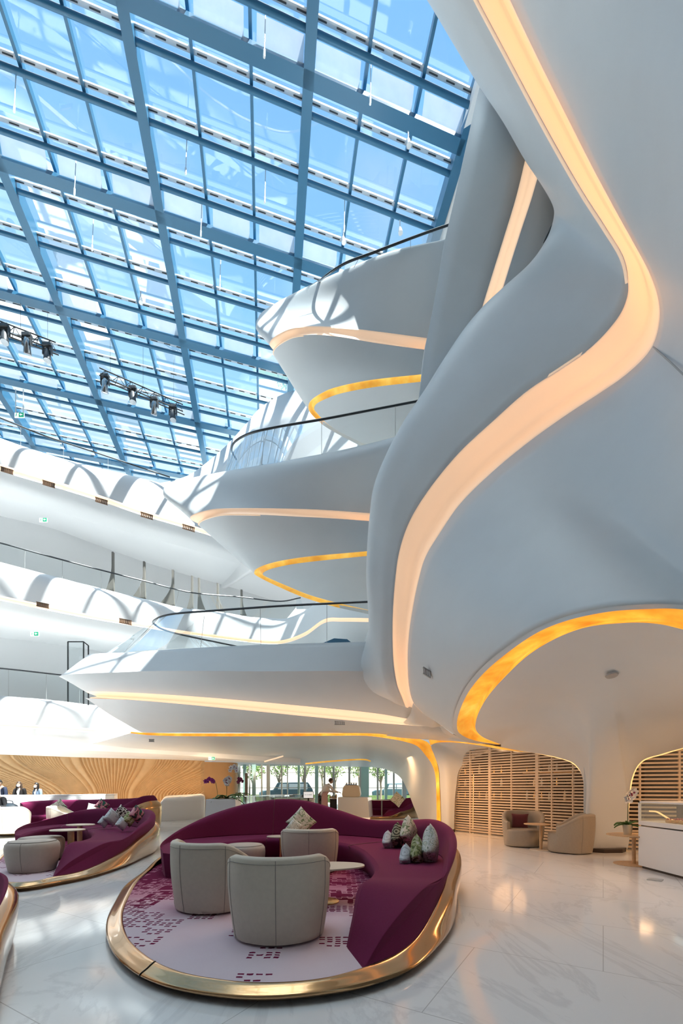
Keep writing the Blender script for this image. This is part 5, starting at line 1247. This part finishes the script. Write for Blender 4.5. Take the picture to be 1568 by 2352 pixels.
orchid('small burgundy orchid at the left end of the glass counter', (P(544, 1835, 12.1).x, 12.2, 1.07), .5, .06, 'dark_petal', 5, 8, 4, .22, .055, None)
# ---- coffee bar
bar = empty('coffee_bar', (0, 0, 0), 0, 'white coffee bar block with a glowing plinth where the barista works', 'counter')
b0, b1 = G(776, 1878), G(850, 1884)
q = MB(); q.add([(b0.x, 18.2, .1), (b1.x - .03, 17.6, .1), (b1.x + .2, 18.9, .1), (b0.x + .1, 19.2, .1), (b0.x, 18.2, .92), (b1.x - .1, 17.6, .92), (b1.x + .15, 18.9, .92), (b0.x + .1, 19.2, .92)], [(3, 2, 1, 0), (0, 1, 5, 4), (1, 2, 6, 5), (2, 3, 7, 6), (3, 0, 4, 7), (4, 5, 6, 7)]); q.build('body', M['lacquer'], bar, bevel=.01)
q = MB(); q.add([(b0.x + .05, 18.25, 0), (b1.x - .08, 17.66, 0), (b1.x + .12, 18.85, 0), (b0.x + .12, 19.1, 0), (b0.x + .05, 18.25, .1), (b1.x - .08, 17.66, .1), (b1.x + .12, 18.85, .1), (b0.x + .12, 19.1, .1)], [(3, 2, 1, 0), (0, 1, 5, 4), (1, 2, 6, 5), (2, 3, 7, 6), (3, 0, 4, 7)]); q.build('glowing_plinth', M['ivory_cove'], bar)
cm = empty('coffee_machine', (.42, 18.5, .92), R(-8), 'cream espresso machine on the coffee bar', 'coffee machine')
q = MB(); pr_ = [(-.36, 0), (.36, 0), (.40, .12), (.36, .40), (.30, .50), (-.26, .50), (-.34, .40), (-.38, .12)]
vs = [(x, -.22, z) for x, z in pr_] + [(x, .22, z) for x, z in pr_]; n = 8
q.add(vs, [tuple(range(n)), tuple(range(n, 2 * n))[::-1]] + [((i + 1) % n, i, n + i, n + (i + 1) % n) for i in range(n)]); q.build('body', M['cream_pot'], cm, bevel=.03)
q = MB(); q.box((0, 0, .52), (.5, .36, .04)); q.build('cup_rail', M['chrome'], cm)
for s in (-1, 0, 1):
    q = MB(); q.tube([(s * .14 - .1, .22, .3), (s * .14 - .1, .32, .28), (s * .14 - .1, .42, .27)], .02, 8); q.build('group_handle', M['black'], cm, True)
for k in range(5):
    q = MB(); q.lathe([(0, 0), (.025, 0), (.04, .07), (.035, .07), (.02, .01), (0, .01)], 12); q.build('coffee_cup', M['lacquer'], None, True, loc=(.42 - .2 + .1 * k, 18.5, 1.461), label='small white cup on top of the cream espresso machine', cat='cup', group='cups on the espresso machine')
mo = empty('monitor', P(708, 1836, 16.5), R(6), 'till monitor with a lit screen on the glass counter left of the barista', 'monitor')
q = MB(); q.box((0, 0, .17), (.40, .03, .27)); q.build('case', M['black'], mo, bevel=.006)
q = MB(); q.box((0, -.018, .17), (.36, .006, .23)); q.build('screen', M['screen'], mo)
q = MB()
for k, w_ in enumerate([.03, .02, .0, .03, .012, .03, .03, .025, .03]):
    if w_: q.box((-.12 + k * .03, -.023, .175), (w_ * .62, .004, .03))
q.build('lettering', M['ink'], mo)
q = MB(); q.box((0, .03, .0), (.06, .04, .12)); q.box((0, .03, -.06), (.24, .16, .02)); q.build('stand', M['black'], mo)
cn = empty('counter', (0, 0, 0), 0, 'white till counter in front of the barista', 'counter')
q = MB(); q.box((-1.85, 17.6, .43), (1.5, .55, .86)); q.build('body', M['lacquer'], cn, bevel=.01)
q = MB(); q.box((-1.85, 17.6, .88), (1.54, .6, .04)); q.build('counter_top', M['lacquer'], cn, bevel=.006)
rn = random.Random(4)
for k in range(7):
    x = -.48 + k * .042; hgt = rn.uniform(.08, .18)
    q = MB(); q.lathe([(0, 0), (.035, 0), (.037, hgt * .8), (.02, hgt), (0, hgt)], 12); nm = ['jar', 'jug'][k % 2]
    q.build(nm, M[['oak', 'chrome', 'dark_grey', 'brass', 'cream_pot', 'black', 'oak'][k]], None, True, loc=(x, 18.75 + .12 * (k % 3), .86), label=['wooden jar on the work shelf beside the barista', 'steel milk jug on the work shelf beside the barista', 'dark canister on the work shelf beside the barista', 'brass measuring jug on the work shelf beside the barista', 'cream jar on the work shelf beside the barista', 'black jug on the work shelf beside the coffee bar', 'wooden jar nearest the coffee bar on the work shelf'][k], cat='jar' if nm == 'jar' else 'jug', group='jars and jugs on the work shelf')
ws = empty('work_shelf', (0, 0, 0), 0, 'steel work shelf between the barista and the coffee bar', 'shelf')
q = MB(); q.box((-.35, 18.87, .84), (.32, .5, .03)); q.build('shelf_top', M['chrome'], ws); q = MB(); q.box((-.35, 18.95, .41), (.3, .4, .82)); q.build('cabinet', M['black'], ws)
# ---- pastry display case at the right edge
dc = empty('display_case', (0, 0, 0), 0, 'white pastry display case with a glass top at the right edge', 'display case')
X0, X1, Y0, Y1 = 4.85, 5.65, 3.6, 7.12
q = MB(); q.box(((X0 + X1) / 2, (Y0 + Y1) / 2, .36), (X1 - X0, Y1 - Y0, .64)); q.build('body', M['lacquer'], dc, bevel=.006)
q = MB(); q.box(((X0 + X1) / 2, (Y0 + Y1) / 2, .02), (X1 - X0 - .08, Y1 - Y0 - .08, .04)); q.build('plinth', M['plinth'], dc)
q = MB(); q.box(((X0 + X1) / 2, (Y0 + Y1) / 2, .735), (X1 - X0, Y1 - Y0, .07)); q.build('worktop', M['lacquer'], dc, bevel=.006)
q = MB()
for (x, y) in ((X0 + .015, Y1 - .015), (X1 - .015, Y1 - .015), (X0 + .015, Y0 + .015), (X1 - .015, Y0 + .015)): q.box((x, y, .925), (.03, .03, .31))
for y in (Y1 - .015, Y0 + .015): q.box(((X0 + X1) / 2, y, 1.075), (X1 - X0, .03, .025))
for x in (X0 + .015, X1 - .015): q.box((x, (Y0 + Y1) / 2, 1.075), (.03, Y1 - Y0, .025))
q.build('frame', M['lacquer'], dc)
q = MB(); q.add([(X0 + .005, Y0, .77), (X0 + .005, Y1, .77), (X0 + .005, Y1, 1.07), (X0 + .005, Y0, 1.07)], [(0, 1, 2, 3)]); q.build('glass_front', M['window_glass'], dc)
q = MB(); q.add([(X0, Y1 - .005, .77), (X1, Y1 - .005, .77), (X1, Y1 - .005, 1.07), (X0, Y1 - .005, 1.07)], [(0, 1, 2, 3)]); q.build('glass_end', M['window_glass'], dc)
q = MB(); q.box((5.2, 5.6, 1.06), (.06, 2.4, .02)); q.build('case_light', simple('cool_case_light', (1, 1, 1), .4, emit=(.85, 1, 1), estr=2.5), dc)
for yy in (6.75, 6.55):
    q = MB(); q.box((5.25, yy, .92), (.05, .09, .3)); q.build('upright', M['dark_grey'], dc)
q = MB(); q.tube(spl([Vector((4.95, 7.0, .93)), Vector((4.97, 6.85, .92)), Vector((5.0, 6.65, .83)), Vector((5.02, 6.45, .785))], 16), .012, 6); q.build('brass_rail', M['led'], dc, True, label='glowing curved rail inside the case')
rn = random.Random(9)
for r_ in range(2):
    for k in range(8):
        y = 6.62 - k * .13; x = 5.0 + r_ * .14
        root = empty('pastry', (x, y, .771), 0, 'golden berry-topped pastry behind the glass of the display case', 'pastry', 'pastries in the display case')
        q = MB(); q.box((0, 0, .025), (.10, .095, .05)); q.build('base', M['pastry'], root, bevel=.012)
        q = MB()
        for e in range(5): q.sphere((rn.uniform(-.035, .035), rn.uniform(-.035, .035), .058), .013, 8, 6)
        q.build('topping', M['berry'], root, True)
orchid('potted white orchid with tall stem between column arch and display case', (4.86, 7.4, .51), .58, .05, 'white_petal', 8, 11, 7, .24, .085, .075, az=.3)
# brass floor box
a = G(1504, 2021); q = MB(); q.box((0, 0, .004), (.17, .17, .008), R(45)); q.build('floor_box', M['grille'], None, loc=(a.x, a.y, 0), label='small square floor box cover in the marble near the display case', cat='floor box')
# ---- street window at the back, with trees, car and hedge outside
wn = empty('window_2', (0, 0, 0), 0, 'wide glazed street front at the back of the lounge', 'window', None, 'structure')
YW = 27.0
def wx(x): return (x - CX) / F * YW
q = MB(); q.add([(wx(544), YW, 0), (wx(940), YW, 0), (wx(940), YW, 2.75), (wx(544), YW, 2.75)], [(0, 1, 2, 3)]); q.build('glazing', M['window_glass'], wn)
for x, w_, mt in [(548, 8, 'frame_metal'), (562, 7, 'green_post'), (573, 3, 'frame_metal'), (583, 8, 'green_post'), (601, 3, 'frame_metal'), (616, 8, 'frame_metal'), (647, 3, 'frame_metal'), (660, 2, 'frame_metal'), (686, 5, 'green_post'), (700, 5, 'frame_metal'), (727, 8, 'green_post'), (745, 4, 'frame_metal'), (766, 5, 'frame_metal'), (802, 5, 'frame_metal'), (827, 4, 'frame_metal'), (838, 18, 'green_post'), (867, 4, 'frame_metal'), (886, 6, 'green_post'), (904, 4, 'frame_metal'), (928, 10, 'frame_metal')]:
    q = MB(); q.box((wx(x), YW, 1.38), (w_ / F * YW, .14, 2.76)); q.build('mullion', M[mt], wn)
q = MB(); q.box(((wx(548) + wx(930)) / 2, YW, 1.32), (wx(930) - wx(548), .05, .04)); q.box(((wx(548) + wx(930)) / 2, YW, 2.25), (wx(930) - wx(548), .05, .03)); q.build('transom', M['frame_metal'], wn)
q = MB(); q.box((wx(572), YW - .8, 1.1), (.16, .12, 2.2)); q.build('sign_post', M['bark'], None, label='brown post at the left end of the glazed street front', cat='post')
gr = MB(); gr.box((-2, 50, -.1), (120, 46, .1)); gr.build('paving_outside', M['paving'], label='pale pavement outside the glazed street front', cat='pavement', kind='structure')
q = MB(); q.box((-3, 56, 3), (60, .4, 6)); q.build('wall_outside', M['pale_wall'], label='pale wall across the street seen through the glazing', cat='wall', kind='structure')
q = MB(); q.box((-6.5, 40, .35), (11, 1.0, .7)); q.box((4.5, 41, .3), (7, 1.0, .6)); o = q.build('hedge', M['hedge'], label='clipped green hedge outside the glazed street front', cat='hedge', kind='stuff')
def tree(x, y, h, label, seed):
    root = empty('street_tree', (x, y, 0), 0, label, 'tree', 'street trees outside the glazing'); rn = random.Random(seed)
    q = MB(); q.tube([(0, 0, 0), (.05, 0, h * .3), (-.03, 0, h * .55)], [.11, .09, .06], 8)
    for k in range(6):
        a = rn.uniform(0, 2 * PI); q.tube([(-.02, 0, h * rn.uniform(.3, .5)), (math.cos(a) * .6, math.sin(a) * .6, h * .7), (math.cos(a) * 1.0, math.sin(a) * 1.0, h * .86)], [.05, .03, .012], 6)
    q.build('trunk', M['bark'], root, True)
    q = MB()
    for k in range(900):
        v = Vector((rn.gauss(0, 1), rn.gauss(0, 1), rn.gauss(0, 1))).normalized() * rn.random() ** .4
        c = Vector((v.x * h * .25, v.y * h * .25, h * .76 + v.z * h * .28)); a = Vector((rn.gauss(0, 1), rn.gauss(0, 1), rn.gauss(0, 1))).normalized(); b = a.cross(Vector((rn.gauss(0, 1), rn.gauss(0, 1), rn.gauss(0, 1)))).normalized(); s = rn.uniform(.06, .13)
        q.add([c - a * s, c + b * s * .5, c + a * s, c - b * s * .5], [(0, 1, 2, 3)])
    o = mesh('foliage', q.v, q.f, M['foliage'], root, False)
    return root
for k, (x, y, h, l) in enumerate([(-7.2, 36, 4.0, 'street tree at the left end of the glazed front'), (-5.4, 38, 4.6, 'street tree left of the parked car'), (-3.6, 41, 4.6, 'street tree above the parked car'), (-.6, 39, 4.6, 'street tree behind the espresso machine'), (1.6, 40, 4.5, 'street tree behind the wide green post'), (3.4, 38, 4.2, 'street tree at the right end of the glazed front'), (-1.9, 43, 4.8, 'street tree right of the parked car')]):
    tree(x, y, h, l, k + 20)
def car(loc, rz, label):
    root = empty('car', loc, rz, label, 'car')
    prof = [(-2.2, .45), (-2.25, .95), (-1.9, 1.1), (-1.1, 1.15), (-.75, 1.75), (1.75, 1.78), (2.15, 1.15), (2.2, .5)]
    q = MB(); n = len(prof); vs = [(x, -.9, z) for x, z in prof] + [(x, .9, z) for x, z in prof]
    q.add(vs, [tuple(range(n)), tuple(range(n, 2 * n))[::-1]] + [((i + 1) % n, i, n + i, n + (i + 1) % n) for i in range(n)]); q.build('body', M['car_paint'], root, bevel=.08)
    q = MB()
    for s in (-1, 1):
        for x0, x1 in ((-.85, .1), (.18, .95), (1.03, 1.7)): q.add([(x0 + (.0 if x0 > -.8 else .12), s * .91, 1.2), (x1, s * .91, 1.2), (x1, s * .91, 1.65), (x0 + (.0 if x0 > -.8 else .3), s * .91, 1.65)], [(0, 1, 2, 3)])
    q.build('window', M['lens'], root)
    for x in (-1.45, 1.4):
        for s in (-1, 1):
            q = MB(); q.tube([(x, s * .72, .38), (x, s * .94, .38)], .38, 20); w_ = q.build('wheel', M['tyre'], root, True)
            h_ = MB(); h_.tube([(x, s * .93, .38), (x, s * .95, .38)], .2, 14); h_.build('hub', M['chrome'], w_, True)
    return root
car((-4.6, 36.5, 0), R(8), 'slate blue off-road car parked outside the glazed street front')
car((5.1, 43, 0), R(4), 'slate blue car further off at the right end of the glazed street front')
for x, y, l in [(-9.6 + 2.2, 33, 'dark bollard at the left outside the glazed front'), (-3.4 - 2.6, 33, 'dark bollard left of the parked car outside'), (-2.2, 33, 'dark bollard right of the parked car outside')]:
    q = MB(); q.lathe([(0, 0), (.06, 0), (.06, .85), (.05, .92), (0, .93)], 12); q.build('bollard', M['dark_grey'], None, True, loc=(x, y, 0), label=l, cat='bollard', group='bollards outside the glazing')
q = MB(); q.sphere((0, .0, .16), (.30, .16, .16), 14, 10); q.tube(spl([Vector((-.14, 0, .28)), Vector((-.1, 0, .38)), Vector((.1, 0, .38)), Vector((.14, 0, .28))], 12), .012, 6)
bg_ = q.build('travel_bag', M['bag'], None, True, loc=(-10.05, 13.15, .53), label='dark blue travel bag beside the person in black on the far left sofa', cat='bag')
# paintings are absent; people follow
# ================================================================ people
def skin_body(name, pts, edges, rad, mat, parent, sub=2):
    me = bpy.data.meshes.new(name); me.from_pydata([tuple(p) for p in pts], edges, [])
    o = bpy.data.objects.new(name, me); COL.objects.link(o); me.materials.append(M[mat])
    if parent: o.parent = parent
    sk_ = o.modifiers.new('skin', 'SKIN'); sk_.use_smooth_shade = True
    for k, r_ in enumerate(rad):
        v = me.skin_vertices[0].data[k]; v.radius = (r_, r_) if not isinstance(r_, tuple) else r_; v.use_root = (k == 0)
    sb = o.modifiers.new('sub', 'SUBSURF'); sb.levels = sub; sb.render_levels = sub
    return o
def person(label, loc, rz, pose, top, bottom, hair='hair', long_hair=False, mask=True, apron=None, inner=None, bow=0.0, scale=1.0):
    """pose: 'stand', 'sit' or 'work'.  Local +Y is the way the person faces."""
    root = empty('person', loc, rz, label, 'person'); root.scale = (scale,) * 3
    hipz = .95 if pose != 'sit' else .50
    lean = Vector((0, math.sin(R(bow)), math.cos(R(bow))))
    hip = Vector((0, 0, hipz)); waist = hip + lean * .18; chest = hip + lean * .40; neck = hip + lean * .56; nk2 = neck + Vector((0, .015 + .08 * math.sin(R(bow)), .05))
    headc = nk2 + Vector((0, .025 + .08 * math.sin(R(bow)), .105))
    pts = [hip, waist, chest, neck, nk2]; edges = [(0, 1), (1, 2), (2, 3), (3, 4)]; rad = [(.15, .11), (.135, .10), (.155, .11), (.075, .07), (.052, .055)] if bow < 20 else [(.12, .12), (.11, .11), (.11, .11), (.065, .065), (.052, .055)]
    def limb(start, chain, rr):
        prev = start
        for p, r_ in zip(chain, rr):
            pts.append(Vector(p)); rad.append(r_); edges.append((prev, len(pts) - 1)); prev = len(pts) - 1
        return prev
    shoulders = []; wr = []
    for s in (-1, 1):
        sh = neck + Vector((s * .18, 0, -.04))
        if pose == 'stand': el = sh + Vector((s * .06, .02, -.28)); wri = el + Vector((-s * .02, .18, -.16))
        elif pose == 'sit': el = sh + Vector((s * .07, .08, -.26)); wri = el + Vector((-s * .08, .24, .02))
        else: el = sh + Vector((s * .05, .14, -.24)); wri = el + Vector((-s * .05, .24, -.04))
        limb(2, [chest + Vector((s * .12, 0, .11)), sh, el, wri], [.07, .062, .045, .032]); wr.append((wri, (wri - el).normalized(), s)); shoulders.append((sh, el, wri))
        if pose == 'sit': kn = hip + Vector((s * .12, .44, .02)); an = kn + Vector((0, .04, -.43))
        else: kn = hip + Vector((s * .11, .02, -.45)); an = kn + Vector((0, -.02, -.42))
        limb(0, [hip + Vector((s * .10, .02, -.06)), kn, an, an + Vector((0, .14, -.04))], [.09, .062, .042, .035])
    # body: torso, arms and legs in one surface
    skin_body('body', pts, edges, rad, 'skin', root)
    # head with face
    hv, hf = [], []; n, m = 20, 14
    for i in range(m + 1):
        th = PI * i / m; z = math.cos(th)
        for k in range(n):
            a = 2 * PI * k / n; r_ = math.sin(th); x = .074 * r_ * math.cos(a); y = .092 * r_ * math.sin(a)
            if z < 0: x *= 1 + .28 * z; y = y * (1 + .12 * z) + .01 * -z
            fy = math.sin(a)
            if fy > .93 and -.35 < z < .12: y += .014 * (1 - abs(z + .12) / .25)       # nose
            if fy > .75 and .02 < z < .2: y -= .006                                     # eye sockets
            hv.append(headc + Vector((x, y, .118 * z)))
    for i in range(m):
        for k in range(n): hf.append((i * n + k, (i + 1) * n + k, (i + 1) * n + (k + 1) % n, i * n + (k + 1) % n))
    hd = mesh('head', hv, hf, M['skin'], root)
    q = MB()
    for s in (-1, 1): q.sphere(headc + Vector((s * .075, .0, -.005)), (.012, .02, .03), 8, 6)
    q.build('ears', M['skin'], hd, True)
    q = MB()
    for s in (-1, 1): q.sphere(headc + Vector((s * .03, .083, .012)), (.012, .006, .006), 8, 6)
    q.build('eyes', M['black'], hd, True)
    q = MB(); q.sphere(headc + Vector((0, .082, -.058)), (.024, .01, .007), 8, 6); q.build('mouth', M['lips'], hd, True)
    # hair cap
    vs = []; fs = []
    for i in range(9):
        th = PI * .62 * i / 8
        for k in range(n):
            a = 2 * PI * k / n; f = math.sin(a); lim = th * (1 - .42 * max(0, f) ** .6)
            r_ = math.sin(lim); vs.append(headc + Vector((.084 * r_ * math.cos(a), .102 * r_ * math.sin(a) - .006, .013 + .122 * math.cos(lim))))
    for i in range(8):
        for k in range(n): fs.append((i * n + k, (i + 1) * n + k, (i + 1) * n + (k + 1) % n, i * n + (k + 1) % n))
    hr = mesh('hair', vs, fs, M[hair], root)
    if long_hair:
        q = MB()
        for s in (-1, -.5, 0, .5, 1): q.tube([headc + Vector((s * .075, -.05 + .03 * abs(s), .03)), headc + Vector((s * .095, -.06 + .05 * abs(s), -.12)), headc + Vector((s * .10, -.05 + .06 * abs(s), -.28))], [.04, .042, .018], 8)
        q.build('long_hair', M[hair], hr, True)
    if mask:
        q = MB(); vs = []
        for i in range(6):
            for k in range(9):
                a = R(25 + 130 * k / 8); zz = -.012 - .085 * i / 5; bulge = 1.09 + .1 * math.sin(PI * k / 8) * math.sin(PI * (i + .5) / 6)
                w = 1 + .28 * (zz / .118); vs.append(headc + Vector((.078 * math.cos(a) * w * bulge, .098 * math.sin(a) * bulge, zz)))
        q.add(vs, [(i * 9 + k, i * 9 + k + 1, (i + 1) * 9 + k + 1, (i + 1) * 9 + k) for i in range(5) for k in range(8)]); o = q.build('face_mask', M['mask'], root, True); md = o.modifiers.new('t', 'SOLIDIFY'); md.thickness = .004
    # hands: palm, four unequal fingers and a thumb
    for wri, d, s in wr:
        side = d.cross(Vector((0, 0, 1))).normalized() * s; upv = side.cross(d).normalized()
        if upv.z < 0: upv = -upv
        palm = wri + d * .05; hp = [wri, palm, palm + d * .04]; he = [(0, 1), (1, 2)]; hrad = [.026, (.036, .018), (.036, .016)]
        for f_, (o_, l_) in enumerate([(-.03, .055), (-.01, .068), (.01, .065), (.03, .05)]):
            b_ = palm + d * .045 + side * o_; b2 = b_ + d * l_ * .55 - upv * .008; b3 = b2 + d * l_ * .35 - upv * .024
            i0 = len(hp); hp += [b_, b2, b3]; hrad += [.011, .0095, .008]; he += [(2, i0), (i0, i0 + 1), (i0 + 1, i0 + 2)]
        t1_ = palm - side * .038; t2_ = t1_ - side * .02 + d * .035; t3_ = t2_ + d * .03 - upv * .01
        i0 = len(hp); hp += [t1_, t2_, t3_]; hrad += [.013, .011, .009]; he += [(1, i0), (i0, i0 + 1), (i0 + 1, i0 + 2)]
        skin_body('hand', hp, he, hrad, 'skin', root, 1)
    # clothes
    cp = [hip + Vector((0, 0, -.05)), waist, chest, neck + Vector((0, 0, -.015))]; ce = [(0, 1), (1, 2), (2, 3)]; crd = [(.175, .135), (.172, .14), (.182, .138), (.085, .078)] if bow < 20 else [(.17, .17), (.172, .172), (.185, .185), (.115, .115)]
    for sh, el, wri in shoulders:
        i0 = len(cp); s = 1 if sh.x > 0 else -1
        cp += [chest + Vector((s * .12, 0, .11)), sh, el, wri - (wri - el).normalized() * .02]; crd += [.082, .074, .056, .044]; ce += [(2, i0), (i0, i0 + 1), (i0 + 1, i0 + 2), (i0 + 2, i0 + 3)]
    skin_body('jacket' if inner else 'shirt', cp, ce, crd, top, root)
    if inner:
        q = MB(); f0 = lambda p, dy: p + Vector((0, dy, 0))
        q.add([f0(neck, .07) + Vector((-.05, 0, .0)), f0(neck, .07) + Vector((.05, 0, .0)), f0(chest, .138) + Vector((.05, 0, 0)), f0(waist, .128) + Vector((.012, 0, 0)), f0(waist, .128) + Vector((-.012, 0, 0)), f0(chest, .138) + Vector((-.05, 0, 0))], [(0, 5, 4, 3, 2, 1)]); o = q.build('shirt_front', M[inner], root); md = o.modifiers.new('t', 'SOLIDIFY'); md.thickness = .012
    lp = [hip + Vector((0, 0, .02))]; le = []; lr = [(.165, .125)]
    for s in (-1, 1):
        if pose == 'sit': kn = hip + Vector((s * .12, .44, .02)); an = kn + Vector((0, .04, -.40))
        else: kn = hip + Vector((s * .11, .02, -.45)); an = kn + Vector((0, -.02, -.39))
        i0 = len(lp); lp += [hip + Vector((s * .10, .02, -.06)), kn, an]; lr += [.105, .078, .062]; le += [(0, i0), (i0, i0 + 1), (i0 + 1, i0 + 2)]
    skin_body('trousers', lp, le, lr, bottom, root)
    q = MB()
    for s in (-1, 1):
        an = (hip + Vector((s * .12, .48, -.41))) if pose == 'sit' else (hip + Vector((s * .11, 0, -.87)))
        q.sphere(Vector((an.x, an.y + .07, hipz * 0 + .045)), (.048, .13, .045), 12, 8)
    q.build('shoes', M['black'], root, True)
    if apron:
        q = MB(); vs = []
        for i in range(7):
            z = waist.z + .04 - .72 * i / 6; r_ = .23 + .03 * i / 6
            for k in range(17): a = R(-40 + 260 * k / 16); vs.append(Vector((hip.x + r_ * math.cos(a), (waist.y if i == 0 else hip.y) + r_ * .85 * math.sin(a), z)))
        q.add(vs, [(i * 17 + k, i * 17 + k + 1, (i + 1) * 17 + k + 1, (i + 1) * 17 + k) for i in range(6) for k in range(16)]); o = q.build('apron', M[apron], root, True); md = o.modifiers.new('t', 'SOLIDIFY'); md.thickness = .008
    return root
person('person in navy suit and white mask bowing at the white desk', (-12.15, 15.7, 0), R(170), 'sit2' if False else 'stand', 'navy', 'navy', 'hair', False, True, None, 'white_cloth', 14, .90)
person('person with long brown hair, mask and dark jacket standing behind the white desk', (-11.72, 15.9, 0), R(185), 'stand', 'dark_jacket', 'black_cloth', 'brown_hair', True, True, None, 'white_cloth', 4, .86)
person('person with dark hair, mask and light blue shirt behind the white desk', (-11.2, 16.1, 0), R(160), 'stand', 'denim', 'navy', 'hair', True, True, None, 'white_cloth', 4, .84)
person('person in black sitting on the far left plum sofa', (-10.35, 13.15, -.02), R(195), 'sit', 'black_cloth', 'black_cloth', 'hair', False, True, None, None, 10, 1.0)
person('person in a white shirt and pale pink apron bending over the coffee bar', (-.80, 18.5, 0), R(-66), 'work', 'white_cloth', 'black_cloth', 'brown_hair', False, False, 'pink_apron', None, 28, 1.0)
